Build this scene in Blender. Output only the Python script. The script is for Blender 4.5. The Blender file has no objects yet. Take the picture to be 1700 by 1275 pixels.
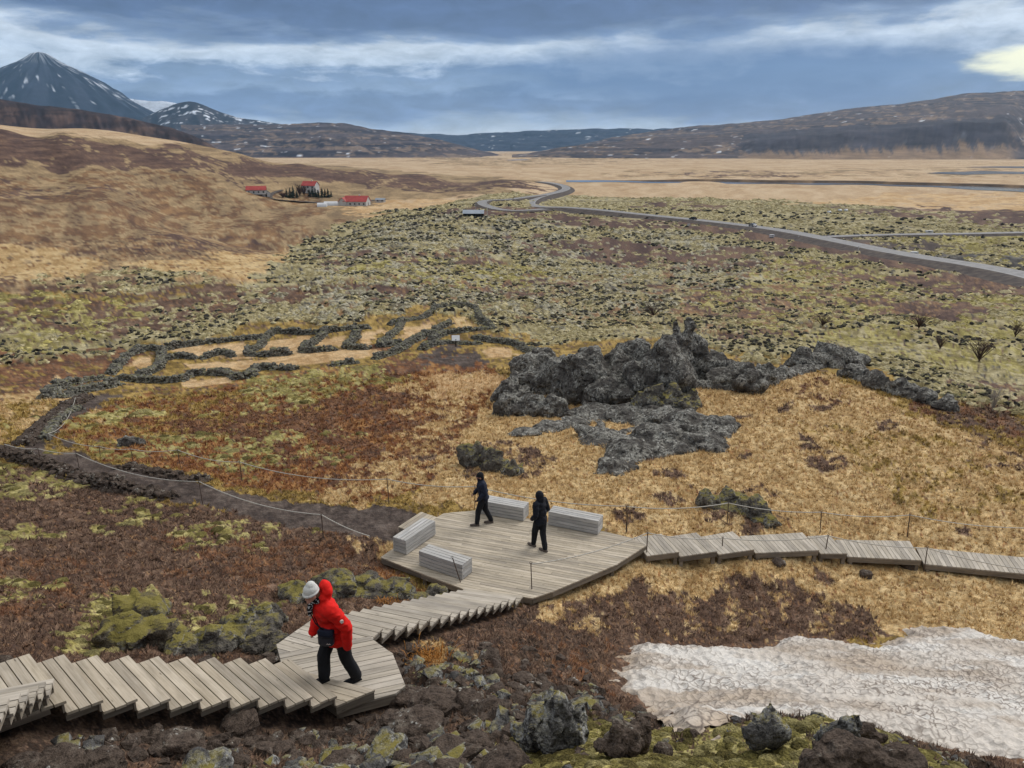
import bpy, bmesh, math, random
import numpy as np
from mathutils import Vector, Matrix

# ------------------------------------------------------------------ camera
S = bpy.context.scene
COL = S.collection
F, CX, CY = 1280.0, 850.0, 637.5
PITCH = math.radians(17.05)
cam_d = bpy.data.cameras.new('camera')
cam = bpy.data.objects.new('camera', cam_d); COL.objects.link(cam)
cam.location = (0, 0, 0)
cam.rotation_euler = (math.pi/2 - PITCH, 0, 0)
cam_d.sensor_width = 36.0; cam_d.lens = F/1700*36.0
cam_d.clip_start = 0.1; cam_d.clip_end = 60000
S.camera = cam

# ------------------------------------------------------------------ world, sun, exposure
S.view_settings.view_transform = 'Standard'; S.view_settings.look = 'None'
S.view_settings.exposure = 0.8; S.view_settings.gamma = 1.0
S.view_settings.use_curve_mapping = False
SUN_EL, SUN_AZ = math.radians(38), math.radians(48)      # azimuth east of the view axis
def lin1(c):
    c = c/255.0
    return c/12.92 if c <= 0.04045 else ((c+0.055)/1.055)**2.4
def lin(r, g, b): return (lin1(r), lin1(g), lin1(b))
class NT:
    """small node-tree helper"""
    def __init__(s, tree): s.t = tree; s.n = tree.nodes; s.l = tree.links
    def new(s, typ, **kw):
        nd = s.n.new(typ)
        for k, v in kw.items(): setattr(nd, k, v)
        return nd
    def link(s, a, b): s.l.new(a, b)
    def val(s, sock, v):
        if hasattr(v, 'is_output') or isinstance(v, bpy.types.NodeSocket): s.l.new(v, sock)
        else: sock.default_value = v
    def math(s, op, a, b=0.0, c=0.0, clamp=False):
        m = s.new('ShaderNodeMath', operation=op, use_clamp=clamp)
        s.val(m.inputs[0], a); s.val(m.inputs[1], b)
        if len(m.inputs) > 2: s.val(m.inputs[2], c)
        return m.outputs[0]
    def mix(s, fac, a, b, blend='MIX'):
        m = s.new('ShaderNodeMix', data_type='RGBA', blend_type=blend)
        s.val(m.inputs[0], fac)
        s.val(m.inputs[6], a if not isinstance(a, tuple) else (*a[:3], 1))
        s.val(m.inputs[7], b if not isinstance(b, tuple) else (*b[:3], 1))
        return m.outputs[2]
    def ramp(s, fac, stops, interp='LINEAR'):
        r = s.new('ShaderNodeValToRGB'); r.color_ramp.interpolation = interp
        e = r.color_ramp.elements
        while len(e) < len(stops): e.new(0.5)
        for el, (p, c) in zip(e, stops):
            el.position = p; el.color = (*c[:3], 1) if isinstance(c, tuple) else (c, c, c, 1)
        s.val(r.inputs[0], fac)
        return r.outputs[0]
    def mapping(s, vec, scale=(1, 1, 1), loc=(0, 0, 0), rot=(0, 0, 0)):
        m = s.new('ShaderNodeMapping')
        s.link(vec, m.inputs[0]); m.inputs['Location'].default_value = loc
        m.inputs['Scale'].default_value = scale; m.inputs['Rotation'].default_value = rot
        return m.outputs[0]
    def noise(s, vec, scale=1.0, detail=4.0, rough=0.55, dist=0.0, out=0):
        n = s.new('ShaderNodeTexNoise')
        if vec is not None: s.link(vec, n.inputs['Vector'])
        n.inputs['Scale'].default_value = scale; n.inputs['Detail'].default_value = detail
        n.inputs['Roughness'].default_value = rough; n.inputs['Distortion'].default_value = dist
        return n.outputs[out]
    def maprange(s, v, a, b, c=0.0, d=1.0, smooth=False):
        m = s.new('ShaderNodeMapRange', clamp=True)
        if smooth: m.interpolation_type = 'SMOOTHSTEP'
        s.val(m.inputs[0], v)
        for k, x in zip((1, 2, 3, 4), (a, b, c, d)): m.inputs[k].default_value = x
        return m.outputs[0]

W = bpy.data.worlds.new('World'); S.world = W; W.use_nodes = True
w = NT(W.node_tree); w.n.clear()
wo = w.new('ShaderNodeOutputWorld'); bg = w.new('ShaderNodeBackground'); w.link(bg.outputs[0], wo.inputs[0])
bg.inputs[1].default_value = 0.1
sky = w.new('ShaderNodeTexSky', sky_type='NISHITA', sun_disc=False)
sky.sun_elevation = SUN_EL; sky.sun_rotation = SUN_AZ
tc = w.new('ShaderNodeTexCoord'); dirv = tc.outputs['Generated']
sep = w.new('ShaderNodeSeparateXYZ'); w.link(dirv, sep.inputs[0]); dz = sep.outputs[2]
n_big = w.noise(w.mapping(dirv, (2.2, 2.2, 13), (0.4, 0.1, 0.0)), 1.0, 5, 0.5, 0.3)
n_mid = w.noise(w.mapping(dirv, (7, 7, 34), (2.4, 1.7, 0.3)), 1.0, 8, 0.6, 0.3)
n_puff = w.noise(w.mapping(dirv, (22, 22, 62), (5.4, 0.7, 1.3)), 1.0, 8, 0.62, 0.4)
def amp(n, a): return w.math('MULTIPLY', w.math('SUBTRACT', n, 0.5), a)
off = w.math('ADD', w.math('ADD', amp(n_big, 0.085), amp(n_mid, 0.07)), amp(n_puff, 0.028))
zz = w.math('ADD', dz, w.math('MULTIPLY', off, w.maprange(dz, 0.0, 0.07, 0.35, 1.0)))
K = 10.0
def sk(r, g, b, k=1.0): return tuple(x*k for x in lin(r, g, b))
cloud = w.ramp(zz, [(0.0, sk(196, 208, 218)), (0.026, sk(150, 170, 196)), (0.036, sk(104, 128, 166)), (0.056, sk(96, 120, 158)),
                    (0.068, sk(128, 150, 182)), (0.082, sk(112, 134, 168)), (0.094, sk(182, 196, 214)), (0.118, sk(198, 209, 222)), (0.130, sk(118, 138, 170)), (0.145, sk(74, 94, 132)),
                    (0.21, sk(62, 82, 120)), (0.30, sk(124, 138, 162)), (0.55, sk(200, 203, 208)), (1.0, sk(236, 234, 230))])
# wisps inside the layer
cloud = w.mix(1.0, cloud, w.ramp(n_puff, [(0.28, 0.72), (0.5, 1.0), (0.72, 1.3)]), 'MULTIPLY')
def blob(az, el, ra, re_, seedoff, wb=1.1):
    c = Vector((math.sin(az)*math.cos(el), math.cos(az)*math.cos(el), math.sin(el)))
    m = w.mapping(dirv, (1/ra, 1/ra, 1/re_))
    wob = w.noise(w.mapping(dirv, (9, 9, 40), (seedoff, 0, 0)), 1.0, 5, 0.6, out=1)
    add = w.new('ShaderNodeVectorMath', operation='MULTIPLY_ADD'); w.link(wob, add.inputs[0])
    add.inputs[1].default_value = (wb, wb, wb); w.link(m, add.inputs[2])
    d = w.new('ShaderNodeVectorMath', operation='DISTANCE'); w.link(add.outputs[0], d.inputs[0])
    d.inputs[1].default_value = (c.x/ra+wb/2, c.y/ra+wb/2, c.z/re_+wb/2)
    return d.outputs['Value']
db = blob(math.radians(14.5), math.radians(4.9), 0.30, 0.042, 3.0)          # slate-blue shower cloud on the right
cloud = w.mix(w.maprange(db, 1.35, 0.5, 0, 0.8, True), cloud, sk(66, 100, 150))
dg = blob(math.radians(33.2), math.radians(4.85), 0.078, 0.0145, 7.0, 2.2)        # gap with pale yellow light
cloud = w.mix(w.maprange(dg, 1.25, 0.5, 0, 1, True), cloud, sk(246, 243, 205, 1.15))
scale = w.new('ShaderNodeVectorMath', operation='SCALE'); w.link(cloud, scale.inputs[0]); scale.inputs['Scale'].default_value = K*0.72
skymix = w.mix(0.93, sky.outputs[0], scale.outputs[0])
w.link(skymix, bg.inputs[0])

sd = bpy.data.lights.new('sun', 'SUN'); sun = bpy.data.objects.new('sun', sd); COL.objects.link(sun)
sd.energy = 1.4; sd.angle = math.radians(38); sd.color = (1.0, 0.965, 0.92)
sdir = Vector((math.sin(SUN_AZ)*math.cos(SUN_EL), math.cos(SUN_AZ)*math.cos(SUN_EL), math.sin(SUN_EL)))
sun.rotation_euler = sdir.to_track_quat('Z', 'Y').to_euler()
sun.location = (0, 0, 50)
S.cycles.max_bounces = 5; S.cycles.volume_bounces = 0
S.cycles.diffuse_bounces = 2; S.cycles.glossy_bounces = 2

# ------------------------------------------------------------------ numpy noise
rng = np.random.default_rng(7); random.seed(7)
def _h(ix, iy, iz, seed):
    h = (ix.astype(np.uint32)*np.uint32(374761393) + iy.astype(np.uint32)*np.uint32(668265263)
         + iz.astype(np.uint32)*np.uint32(2246822519) + np.uint32(seed*3266489917 & 0xffffffff))
    h = (h ^ (h >> np.uint32(13)))*np.uint32(1274126177)
    return ((h ^ (h >> np.uint32(16))) & np.uint32(0xffff)).astype(np.float32)/65535.0
def _f(t): return t*t*t*(t*(t*6-15)+10)
def vn2(x, y, seed=0):
    x = np.asarray(x, np.float64); y = np.asarray(y, np.float64)
    xi = np.floor(x); yi = np.floor(y); u = _f((x-xi).astype(np.float32)); v = _f((y-yi).astype(np.float32))
    xi = xi.astype(np.int64) & 0xffffff; yi = yi.astype(np.int64) & 0xffffff; z = np.zeros_like(xi)
    a = _h(xi, yi, z, seed); b = _h(xi+1, yi, z, seed); c = _h(xi, yi+1, z, seed); d = _h(xi+1, yi+1, z, seed)
    return (a*(1-u)+b*u)*(1-v) + (c*(1-u)+d*u)*v
def vn3(p, seed=0):
    i = np.floor(p); f = _f((p-i).astype(np.float32)); i = i.astype(np.int64) & 0xffffff
    u, v, t = f[:, 0], f[:, 1], f[:, 2]; x, y, z = i[:, 0], i[:, 1], i[:, 2]
    r = 0
    for dx in (0, 1):
        for dy in (0, 1):
            for dzz in (0, 1):
                r = r + _h(x+dx, y+dy, z+dzz, seed)*(u if dx else 1-u)*(v if dy else 1-v)*(t if dzz else 1-t)
    return r
def fbm2(x, y, octv=4, seed=0, gain=0.5):
    a, s, n = 1.0, 0.0, 0.0
    for k in range(octv):
        c, sn = math.cos(0.7*k), math.sin(0.7*k)
        s = s + a*vn2((x*c-y*sn)*2**k+17.3*k, (x*sn+y*c)*2**k+5.1*k, seed+k); n += a; a *= gain
    return s/n
def ridge2(x, y, octv=4, seed=0):
    a, s, n = 1.0, 0.0, 0.0
    for k in range(octv):
        s = s + a*(1-np.abs(2*vn2(x*2**k+9.7*k, y*2**k+3.3*k, seed+k)-1)); n += a; a *= 0.5
    return s/n
def fbm3(p, octv=4, seed=0, gain=0.5):
    a, s, n = 1.0, 0.0, 0.0
    for k in range(octv):
        s = s + a*vn3(p*2**k+11.1*k, seed+k); n += a; a *= gain
    return s/n
def ss(a, b, x): 
    t = np.clip((x-a)/(b-a), 0, 1); return t*t*(3-2*t)

# ------------------------------------------------------------------ pixel rays and the smooth ground
cp_, sp_ = math.cos(PITCH), math.sin(PITCH)
def ray(px, py):
    a = (px-CX)/F; b = (CY-py)/F
    return np.array([a, cp_ + b*sp_, -sp_ + b*cp_])
def at_z(px, py, z):
    d = ray(px, py); return d*(z/d[2])
def at_y(px, py, Y):
    d = ray(px, py); return d*(Y/d[1])
PLAIN = -36.0
LAND, PLAT = -7.8, -10.9
CPS = [  # pixel, height of the ground there
 (50,1230,-5.3),(20,1180,-5.55),(150,1175,-6.35),(350,1170,-7.3),(480,1172,-7.9),(620,1165,-8.25),(700,1120,-8.4),(330,1240,-5.75),(600,1262,-5.6),(800,1255,-5.3),(820,1190,-6.9),
 (900,1150,-8.0),(980,1215,-5.1),(1000,1265,-4.2),(1150,1243,-4.75),(1250,1202,-4.65),(1420,1198,-4.65),(1530,1232,-4.75),(1600,1275,-4.7),(1400,1270,-4.2),
 (1100,1180,-9.0),(1000,1100,-9.7),(1050,1050,-10.6),(1300,1120,-10.0),(1500,1040,-11.4),(1650,1060,-11.4),(1660,1200,-9.6),(1690,1262,-8.7),(1450,1170,-9.4),
 (900,1070,-9.7),(780,1060,-9.2),(950,1000,-11.2),(1200,980,-11.7),(1400,990,-11.9),
 (660,880,-11.15),(800,850,-11.2),(1050,910,-11.3),(760,970,-11.1),(1250,900,-11.6),(1500,925,-12.2),(1690,935,-12.4),
 (40,748,-13.5),(250,790,-12.9),(450,840,-12.0),(250,650,-18.0),(500,560,-19.6),(760,520,-20.6),(756,572,-18.9),(500,700,-15.0),(500,800,-12.7),(350,740,-14.0),
 (1100,645,-15.0),(1400,650,-15.2),(1600,760,-13.3),(1200,800,-12.3),(1300,850,-11.9),(1690,860,-12.4),(1690,660,-17.2),(1500,610,-17.5),(860,650,-15.6),(900,770,-12.7),(1250,560,-18.8),(1000,560,-19.2),
 (200,960,-9.6),(50,880,-11.0),(200,1062,-7.95),(20,1062,-7.4),(430,1000,-9.3),(600,950,-10.5),(350,900,-10.9),(400,1085,-8.2),
 (0,640,-17.4),(0,560,-19.6),(0,800,-12.6),(200,480,-22.2),(0,430,-22.3),(430,440,-25.2),(800,450,-27.5),(1400,500,-25.2),(1100,500,-25.0),(1690,512,-25.0),(1690,460,-30),(1500,440,-30.5),
 (1300,389,-34.6),(950,352,-36),(1690,380,-36),(1690,340,-36),(1300,340,-36),(940,314,-36),(500,332,-34.5),(300,335,-29),(640,360,-34),(600,400,-30.5),(300,390,-26.5),(0,365,-21.5),
 (0,322,-19.0),(150,322,-20.5),
]
YPS = [  # pixel, forward distance (the terrace and its crest on the left)
 (0,288,410),(0,250,455),(0,219,500),(100,280,450),(100,250,480),(100,225,520),(200,282,470),(200,262,505),(200,237,545),(300,287,500),(300,268,540),(300,248,580),
 (400,298,545),(400,280,590),(400,263,630),(500,304,590),(500,288,640),(500,273,690),(600,312,630),(600,298,680),(600,284,735),(700,314,660),(700,304,705),(700,292,750),
 (800,306,715),(860,301,740),(880,306,760),
]
pts = [tuple(at_z(x, y, z)) for x, y, z in CPS] + [tuple(at_y(x, y, Y)) for x, y, Y in YPS]
pts += [(0,0.0,-1.62),(0,1.5,-2.3),(-1.5,2.0,-2.6),(1.8,2.2,-2.8),(0,3.4,-3.9),(-6,0,-1.5),(6,0,-2.2),(-14,4,-4.0),(14,4,-5.5),(25,12,-12),(-20,12,-8.5),(0,-6,0.5),(-12,-8,1),(12,-8,0.5),(-30,-25,-4),(30,-25,-6),(0,-40,2),
        (-60,10,-14),(60,10,-18),(-90,-60,-20),(90,-60,-22),(0,-120,-8),(40,22,-13.5),(-30,22,-11.5),(-300,60,-28),(300,60,-32),(-300,-300,-34),(300,-300,-36),(0,-400,-34),
        (-420,300,-8),(-600,420,12),(-700,640,14),(-330,560,8),(-400,900,0),(450,500,-36),(500,900,-36),(0,950,-36),(200,950,-36),(-150,980,-36),(-60,860,-36),(-250,900,-30),(90,560,-36)]
pts = np.array(pts)
_cam_r = 3.0
def warp(X, Y):
    r = np.sqrt(X*X + Y*Y + _cam_r**2); th = np.arctan2(X, Y)
    q = np.sqrt(X*X+Y*Y); k = np.log(r/_cam_r)*1.0 + 0.0
    rho = k + 0.02
    return rho*np.sin(th)*1.0, rho*np.cos(th)*1.0
def _tps(r2): return 0.5*r2*np.log(r2+1e-12)
_wx, _wy = warp(pts[:, 0], pts[:, 1]); _n = len(pts)
_A = _tps((_wx[:, None]-_wx[None])**2 + (_wy[:, None]-_wy[None])**2) + np.eye(_n)*2e-4
_Pm = np.stack([np.ones(_n), _wx, _wy], 1)
_M = np.block([[_A, _Pm], [_Pm.T, np.zeros((3, 3))]])
_sol = np.linalg.solve(_M, np.concatenate([pts[:, 2], np.zeros(3)]))
def h0(X, Y):
    X = np.atleast_1d(np.asarray(X, float)); Y = np.atleast_1d(np.asarray(Y, float))
    sh = X.shape; X = X.ravel(); Y = Y.ravel()
    wx, wy = warp(X, Y); z = _sol[_n] + _sol[_n+1]*wx + _sol[_n+2]*wy
    for i in range(_n): z = z + _sol[i]*_tps((wx-_wx[i])**2 + (wy-_wy[i])**2)
    r = np.hypot(X, Y); t = ss(880, 1250, r); z = z*(1-t) + PLAIN*t
    z = np.maximum(z, PLAIN - 1.5*0)
    return z.reshape(sh)
_T = np.geomspace(2.0, 9000, 700)
def hit(px, py):
    d = ray(px, py); X, Y, Z = d[0]*_T, d[1]*_T, d[2]*_T
    g = Z - h0(X, Y); k = np.where(g < 0)[0]
    if len(k) == 0: return np.array([X[-1], Y[-1], PLAIN])
    k = max(k[0], 1); t = _T[k-1] + (_T[k]-_T[k-1])*g[k-1]/(g[k-1]-g[k])
    for _ in range(3):
        q = d*t; e = q[2]-h0(q[0], q[1])[0]; t += e/max(1e-6, (-d[2] + 0.3*np.hypot(d[0], d[1])))*0.5
    q = d*t; return np.array([q[0], q[1], h0(q[0], q[1])[0]])
def project(p):
    x, y, z = p; dep = y*cp_ - z*sp_; up = y*sp_ + z*cp_
    return CX + F*x/dep, CY - F*up/dep
# ------------------------------------------------------------------ object helpers
def tag(o, label=None, cat=None, group=None, kind=None):
    for k, v in (('label', label), ('category', cat), ('group', group), ('kind', kind)):
        if v: o[k] = v
    return o
def empty(name, loc, label=None, cat=None, group=None):
    o = bpy.data.objects.new(name, None); COL.objects.link(o); o.location = loc
    o.empty_display_size = 0.2
    return tag(o, label, cat, group)
def mesh_from(name, V, Fc, mat=None, smooth=False):
    me = bpy.data.meshes.new(name); me.from_pydata([tuple(map(float, v)) for v in V], [], [tuple(map(int, f)) for f in Fc])
    if mat: me.materials.append(mat)
    if smooth: me.polygons.foreach_set('use_smooth', [True]*len(me.polygons))
    me.update(); return me
def fast_mesh(name, V, Fc, mat=None, smooth=True):
    """V (n,3), Fc (m,k) numpy arrays, k = 3 or 4"""
    V = np.asarray(V, np.float32); Fc = np.asarray(Fc, np.int32); k = Fc.shape[1]
    me = bpy.data.meshes.new(name); me.vertices.add(len(V)); me.vertices.foreach_set('co', V.ravel())
    me.loops.add(Fc.size); me.loops.foreach_set('vertex_index', Fc.ravel())
    me.polygons.add(len(Fc)); me.polygons.foreach_set('loop_start', np.arange(0, Fc.size, k, dtype=np.int32))
    me.polygons.foreach_set('use_smooth', np.full(len(Fc), smooth))
    if mat: me.materials.append(mat)
    me.update(calc_edges=True); return me
def obj(name, me, parent=None, loc=(0, 0, 0), rot=(0, 0, 0)):
    o = bpy.data.objects.new(name, me); COL.objects.link(o)
    o.location = loc; o.rotation_euler = rot
    if parent: o.parent = parent
    return o
def rel(p, parent): return Vector(p) - parent.location
def set_col(me, C, name='Col'):
    a = me.color_attributes.new(name, 'FLOAT_COLOR', 'POINT')
    C4 = np.ones((len(C), 4), np.float32); C4[:, :3] = C; a.data.foreach_set('color', C4.ravel())
def grid_faces(nr, nc, wrap=False):
    i = np.arange(nr-1)[:, None]; j = np.arange(nc if wrap else nc-1)[None]; j2 = (j+1) % nc
    return np.stack([i*nc+j, i*nc+j2, (i+1)*nc+j2, (i+1)*nc+j], -1).reshape(-1, 4)

# ------------------------------------------------------------------ materials
def mat_new(name, rough=0.9, spec=0.2):
    m = bpy.data.materials.new(name); m.use_nodes = True; t = NT(m.node_tree)
    b = t.n['Principled BSDF']; b.inputs['Roughness'].default_value = rough
    b.inputs['Specular IOR Level'].default_value = spec
    return m, t, b
def bump(t, b, height, strength=0.4, dist=0.02):
    bp = t.new('ShaderNodeBump'); bp.inputs['Strength'].default_value = strength; bp.inputs['Distance'].default_value = dist
    t.link(height, bp.inputs['Height']); t.link(bp.outputs[0], b.inputs['Normal'])
AK = 0.72                                   # albedo = seen colour * AK
def al(r, g, b): return tuple(AK*x for x in lin(r, g, b))
def attr_mat(name, scales=((26, .45), (7, .35), (1.6, .25)), bstr=0.6, bdist=0.05, rough=0.95):
    m, t, b = mat_new(name, rough, 0.1)
    a = t.new('ShaderNodeAttribute', attribute_name='Col')
    geo = t.new('ShaderNodeNewGeometry'); c = a.outputs['Color']; hs = None
    for sc, am in scales:
        n = t.noise(geo.outputs['Position'], sc, 3, 0.6)
        c = t.mix(1.0, c, t.ramp(n, [(0.3, 1-am), (0.5, 1.0), (0.7, 1+am)]), 'MULTIPLY')
        hs = n if hs is None else t.math('ADD', t.math('MULTIPLY', n, 2.2), hs)
    t.link(c, b.inputs['Base Color']); bump(t, b, hs, bstr, bdist)
    return m
M = {}
M['ground'] = attr_mat('ground_cover')
def noise_mat(name, cols, scale=3.0, rough=0.9, spec=0.2, bs=0.4, bd=0.02, coord='Object', stretch=(1, 1, 1), rnd=0.0, detail=5, bscale=None):
    m, t, b = mat_new(name, rough, spec)
    tcn = t.new('ShaderNodeTexCoord'); v = t.mapping(tcn.outputs[coord], stretch)
    oi = t.new('ShaderNodeObjectInfo')
    vm = t.new('ShaderNodeVectorMath', operation='MULTIPLY_ADD'); t.link(v, vm.inputs[0]); vm.inputs[1].default_value = (1, 1, 1)
    cmb = t.new('ShaderNodeCombineXYZ'); r37 = t.math('MULTIPLY', oi.outputs['Random'], 37.0)
    t.link(r37, cmb.inputs[0]); t.link(r37, cmb.inputs[1]); t.link(cmb.outputs[0], vm.inputs[2])
    n = t.noise(vm.outputs[0], scale, detail, 0.6)
    k = len(cols); c = t.ramp(n, [(0.3 + 0.4*i/max(1, k-1), cc) for i, cc in enumerate(cols)])
    if rnd: c = t.mix(1.0, c, t.ramp(oi.outputs['Random'], [(0, 1-rnd), (1, 1+rnd)]), 'MULTIPLY')
    t.link(c, b.inputs['Base Color'])
    if bs: bump(t, b, t.noise(vm.outputs[0], bscale or scale*3, 4, 0.6), bs, bd)
    return m
def wood_mat(name, c1, c2, c3, rnd=0.2):
    m, t, b = mat_new(name, 0.85, 0.2)
    tcn = t.new('ShaderNodeTexCoord'); oi = t.new('ShaderNodeObjectInfo')
    r37 = t.math('MULTIPLY', oi.outputs['Random'], 41.0)
    cmb = t.new('ShaderNodeCombineXYZ'); t.link(r37, cmb.inputs[0]); t.link(r37, cmb.inputs[1])
    def off(sc):
        vm = t.new('ShaderNodeVectorMath', operation='ADD'); t.link(t.mapping(tcn.outputs['Object'], sc), vm.inputs[0]); t.link(cmb.outputs[0], vm.inputs[1]); return vm.outputs[0]
    grain = t.noise(off((1.2, 45, 45)), 1.0, 4, 0.6, 0.4)
    blot = t.noise(off((1.6, 6, 6)), 1.0, 4, 0.6)
    c = t.ramp(grain, [(0.25, tuple(.62*x+.38*y for x, y in zip(c1, c2))), (0.5, c2), (0.75, c3)])
    c = t.mix(1.0, c, t.ramp(blot, [(0.3, 0.74), (0.55, 1.0), (0.75, 1.12)]), 'MULTIPLY')
    kn = t.new('ShaderNodeTexVoronoi'); t.link(off((2.3, 9, 9)), kn.inputs['Vector']); kn.inputs['Scale'].default_value = 1.0
    c = t.mix(t.maprange(kn.outputs['Distance'], 0.11, 0.04, 0, 0.75), c, tuple(x*0.3 for x in c1))
    c = t.mix(1.0, c, t.ramp(oi.outputs['Random'], [(0, (1-rnd, 1-rnd, 1-rnd*0.9)), (0.5, (1.0, 0.985, 0.96)), (1, (1+rnd, 1+rnd, 1+rnd*1.1))]), 'MULTIPLY')
    t.link(c, b.inputs['Base Color']); bump(t, b, grain, 0.25, 0.004)
    return m
M['plank'] = wood_mat('weathered_plank', al(152, 143, 130), al(200, 190, 174), al(218, 209, 195))
M['plank_new'] = wood_mat('sandy_plank', al(158, 145, 126), al(206, 193, 172), al(222, 211, 192))
M['bench'] = wood_mat('silvered_plank', al(160, 158, 155), al(206, 204, 200), al(226, 224, 220), 0.1)
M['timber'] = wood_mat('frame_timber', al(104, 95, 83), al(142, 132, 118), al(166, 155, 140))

# ------------------------------------------------------------------ deck geometry (2-D helpers)
def poly_clip(poly, n, d, keep_less=True):
    out = []
    for i in range(len(poly)):
        a, b = poly[i], poly[(i+1) % len(poly)]
        da = a[0]*n[0]+a[1]*n[1]-d; db = b[0]*n[0]+b[1]*n[1]-d
        if not keep_less: da, db = -da, -db
        if da <= 0: out.append(a)
        if (da < 0 < db) or (db < 0 < da):
            t = da/(da-db); out.append((a[0]+(b[0]-a[0])*t, a[1]+(b[1]-a[1])*t))
    return out
def area(p): return 0.5*sum(p[i][0]*p[(i+1) % len(p)][1]-p[(i+1) % len(p)][0]*p[i][1] for i in range(len(p)))
def prism(name, poly, z0, z1, mat, parent, ang=0.0, dz=0.0):
    """polygon (world xy) extruded z0..z1, object local x turned to ang so that the grain follows it"""
    if area(poly) < 0: poly = poly[::-1]
    cx = sum(p[0] for p in poly)/len(poly); cy = sum(p[1] for p in poly)/len(poly)
    c, s = math.cos(-ang), math.sin(-ang)
    L = [((x-cx)*c-(y-cy)*s, (x-cx)*s+(y-cy)*c) for x, y in poly]; n = len(L)
    V = [(x, y, z0-z1) for x, y in L] + [(x, y, 0) for x, y in L]
    Fc = [tuple(range(n))[::-1], tuple(range(n, 2*n))] + [(i, (i+1) % n, n+(i+1) % n, n+i) for i in range(n)]
    pl = parent_world(parent)
    return obj(name, mesh_from(name, V, Fc, mat), parent, (cx-pl[0], cy-pl[1], z1+dz-pl[2]), (random.gauss(0, .0015), random.gauss(0, .0015), ang))
_pw = {}
def parent_world(p):
    if p is None: return (0, 0, 0)
    v = Vector((0, 0, 0))
    while p is not None: v = v + Vector(p.location); p = p.parent
    return v
def boards(poly, z, d, bw, parent, mat, gap=0.011, th=0.035, maxlen=4.2, name='plank', phase=0.0):
    """cover polygon with planks running along d (unit 2-vector)"""
    n = (-d[1], d[0]); ang = math.atan2(d[1], d[0])
    s = [p[0]*n[0]+p[1]*n[1] for p in poly]; lo, hi = min(s)+phase, max(s)
    k = max(1, round((hi-lo)/bw)); bw = (hi-lo)/k; res = []
    for i in range(k):
        a, b = lo+i*bw+gap/2, lo+(i+1)*bw-gap/2
        q = poly_clip(poly_clip(poly, n, a, False), n, b, True)
        if len(q) < 3 or abs(area(q)) < 0.004: continue
        e = [p[0]*d[0]+p[1]*d[1] for p in q]; e0, e1 = min(e), max(e)
        cuts = [e0]; 
        if e1-e0 > maxlen:
            c = e0 + random.uniform(0.25, 1.0)*maxlen
            while c < e1-0.5: cuts.append(c); c += maxlen*random.uniform(0.75, 1.0)
        cuts.append(e1)
        for u, v in zip(cuts[:-1], cuts[1:]):
            qq = q
            if u > e0: qq = poly_clip(qq, d, u+0.002, False)
            if v < e1: qq = poly_clip(qq, d, v-0.002, True)
            if len(qq) >= 3 and abs(area(qq)) > 0.002:
                res.append(prism(name, qq, z-th, z, mat, parent, ang, random.uniform(-.0025, .0025)))
    return res
def box_line(name, a, b, zt, h, th, mat, parent):
    """upright board along a-b (xy), top at zt"""
    a = np.array(a[:2]); b = np.array(b[:2]); d = (b-a)/np.linalg.norm(b-a); n = np.array([-d[1], d[0]])*th/2
    return prism(name, [tuple(a-n), tuple(b-n), tuple(b+n), tuple(a+n)], zt-h, zt, mat, parent, math.atan2(d[1], d[0]))
def pz(x, y, z): return at_z(x, y, z)[:2]
def u2(a, b): v = np.array(b[:2])-np.array(a[:2]); return v/np.linalg.norm(v)
def lerp(a, b, t): return np.array(a)*(1-t)+np.array(b)*t
DECKS = []                                       # (polygon, z, min clearance) - the ground is kept below these
R1 = 0.165; TOP0 = LAND + 11*R1                  # top landing
# upper flight: nose ends
nbA, nbZ = pz(106, 1164, TOP0), pz(557, 1156, LAND+2*R1)
fbA, fbZ = pz(45, 1086, TOP0), pz(478, 1094, LAND+2*R1)
NB = [lerp(nbA, nbZ, k/9) for k in range(10)]; FB = [lerp(fbA, fbZ, k/9) for k in range(10)]
R2 = (LAND-PLAT)/17
rc0, rc1 = pz(612, 1050, LAND), pz(868, 990, PLAT+R2); lc1 = pz(770, 977.6, PLAT+R2); lc0 = pz(520, 1027, LAND)
RC = [lerp(rc0, rc1, k/16) for k in range(17)]; LC = [lerp(lc0, lc1, k/16) for k in range(17)]
if __name__ == '__main__': print('widths', np.linalg.norm(nbA-fbA), np.linalg.norm(nbZ-fbZ), np.linalg.norm(rc1-lc1), 'goings', np.linalg.norm(NB[1]-NB[0]), np.linalg.norm(RC[1]-RC[0]), 'lc0', project((*lc0, LAND)))
for k in range(9): DECKS.append(([tuple(NB[k]), tuple(NB[k+1]), tuple(FB[k+1]), tuple(FB[k])], TOP0-R1*(k+1)))
for k in range(16): DECKS.append(([tuple(RC[k]), tuple(RC[k+1]), tuple(LC[k+1]), tuple(LC[k])], LAND-R2*(k+1)))
aA, aZ = pz(93, 1148, TOP0), pz(2, 1194, TOP0+6*R1)
sa = (aZ-aA)/6; wa = np.array([-sa[1], sa[0]]); wa = -wa/np.linalg.norm(wa)*1.25
if wa[0] > 0: wa = -wa
RA = [aA+sa*k for k in range(11)]
top_poly = [tuple(NB[0]), tuple(FB[0]), tuple(FB[0]-u2(FB[0], FB[1])*1.9), tuple(NB[0]-u2(NB[0], NB[1])*1.9)]
DECKS.append((top_poly, TOP0))
for k in range(10): DECKS.append(([tuple(RA[k]), tuple(RA[k+1]), tuple(RA[k+1]+wa), tuple(RA[k]+wa)], TOP0+R1*(k+0.3)))
land_px = [(459, 1070), (520, 1027), (612, 1050), (618, 1061), (652, 1085), (673, 1138), (657, 1151), (562, 1176), (470, 1112)]
land_poly = [tuple(pz(*q, LAND)) for q in land_px]
DECKS.append((land_poly, LAND))
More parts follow.
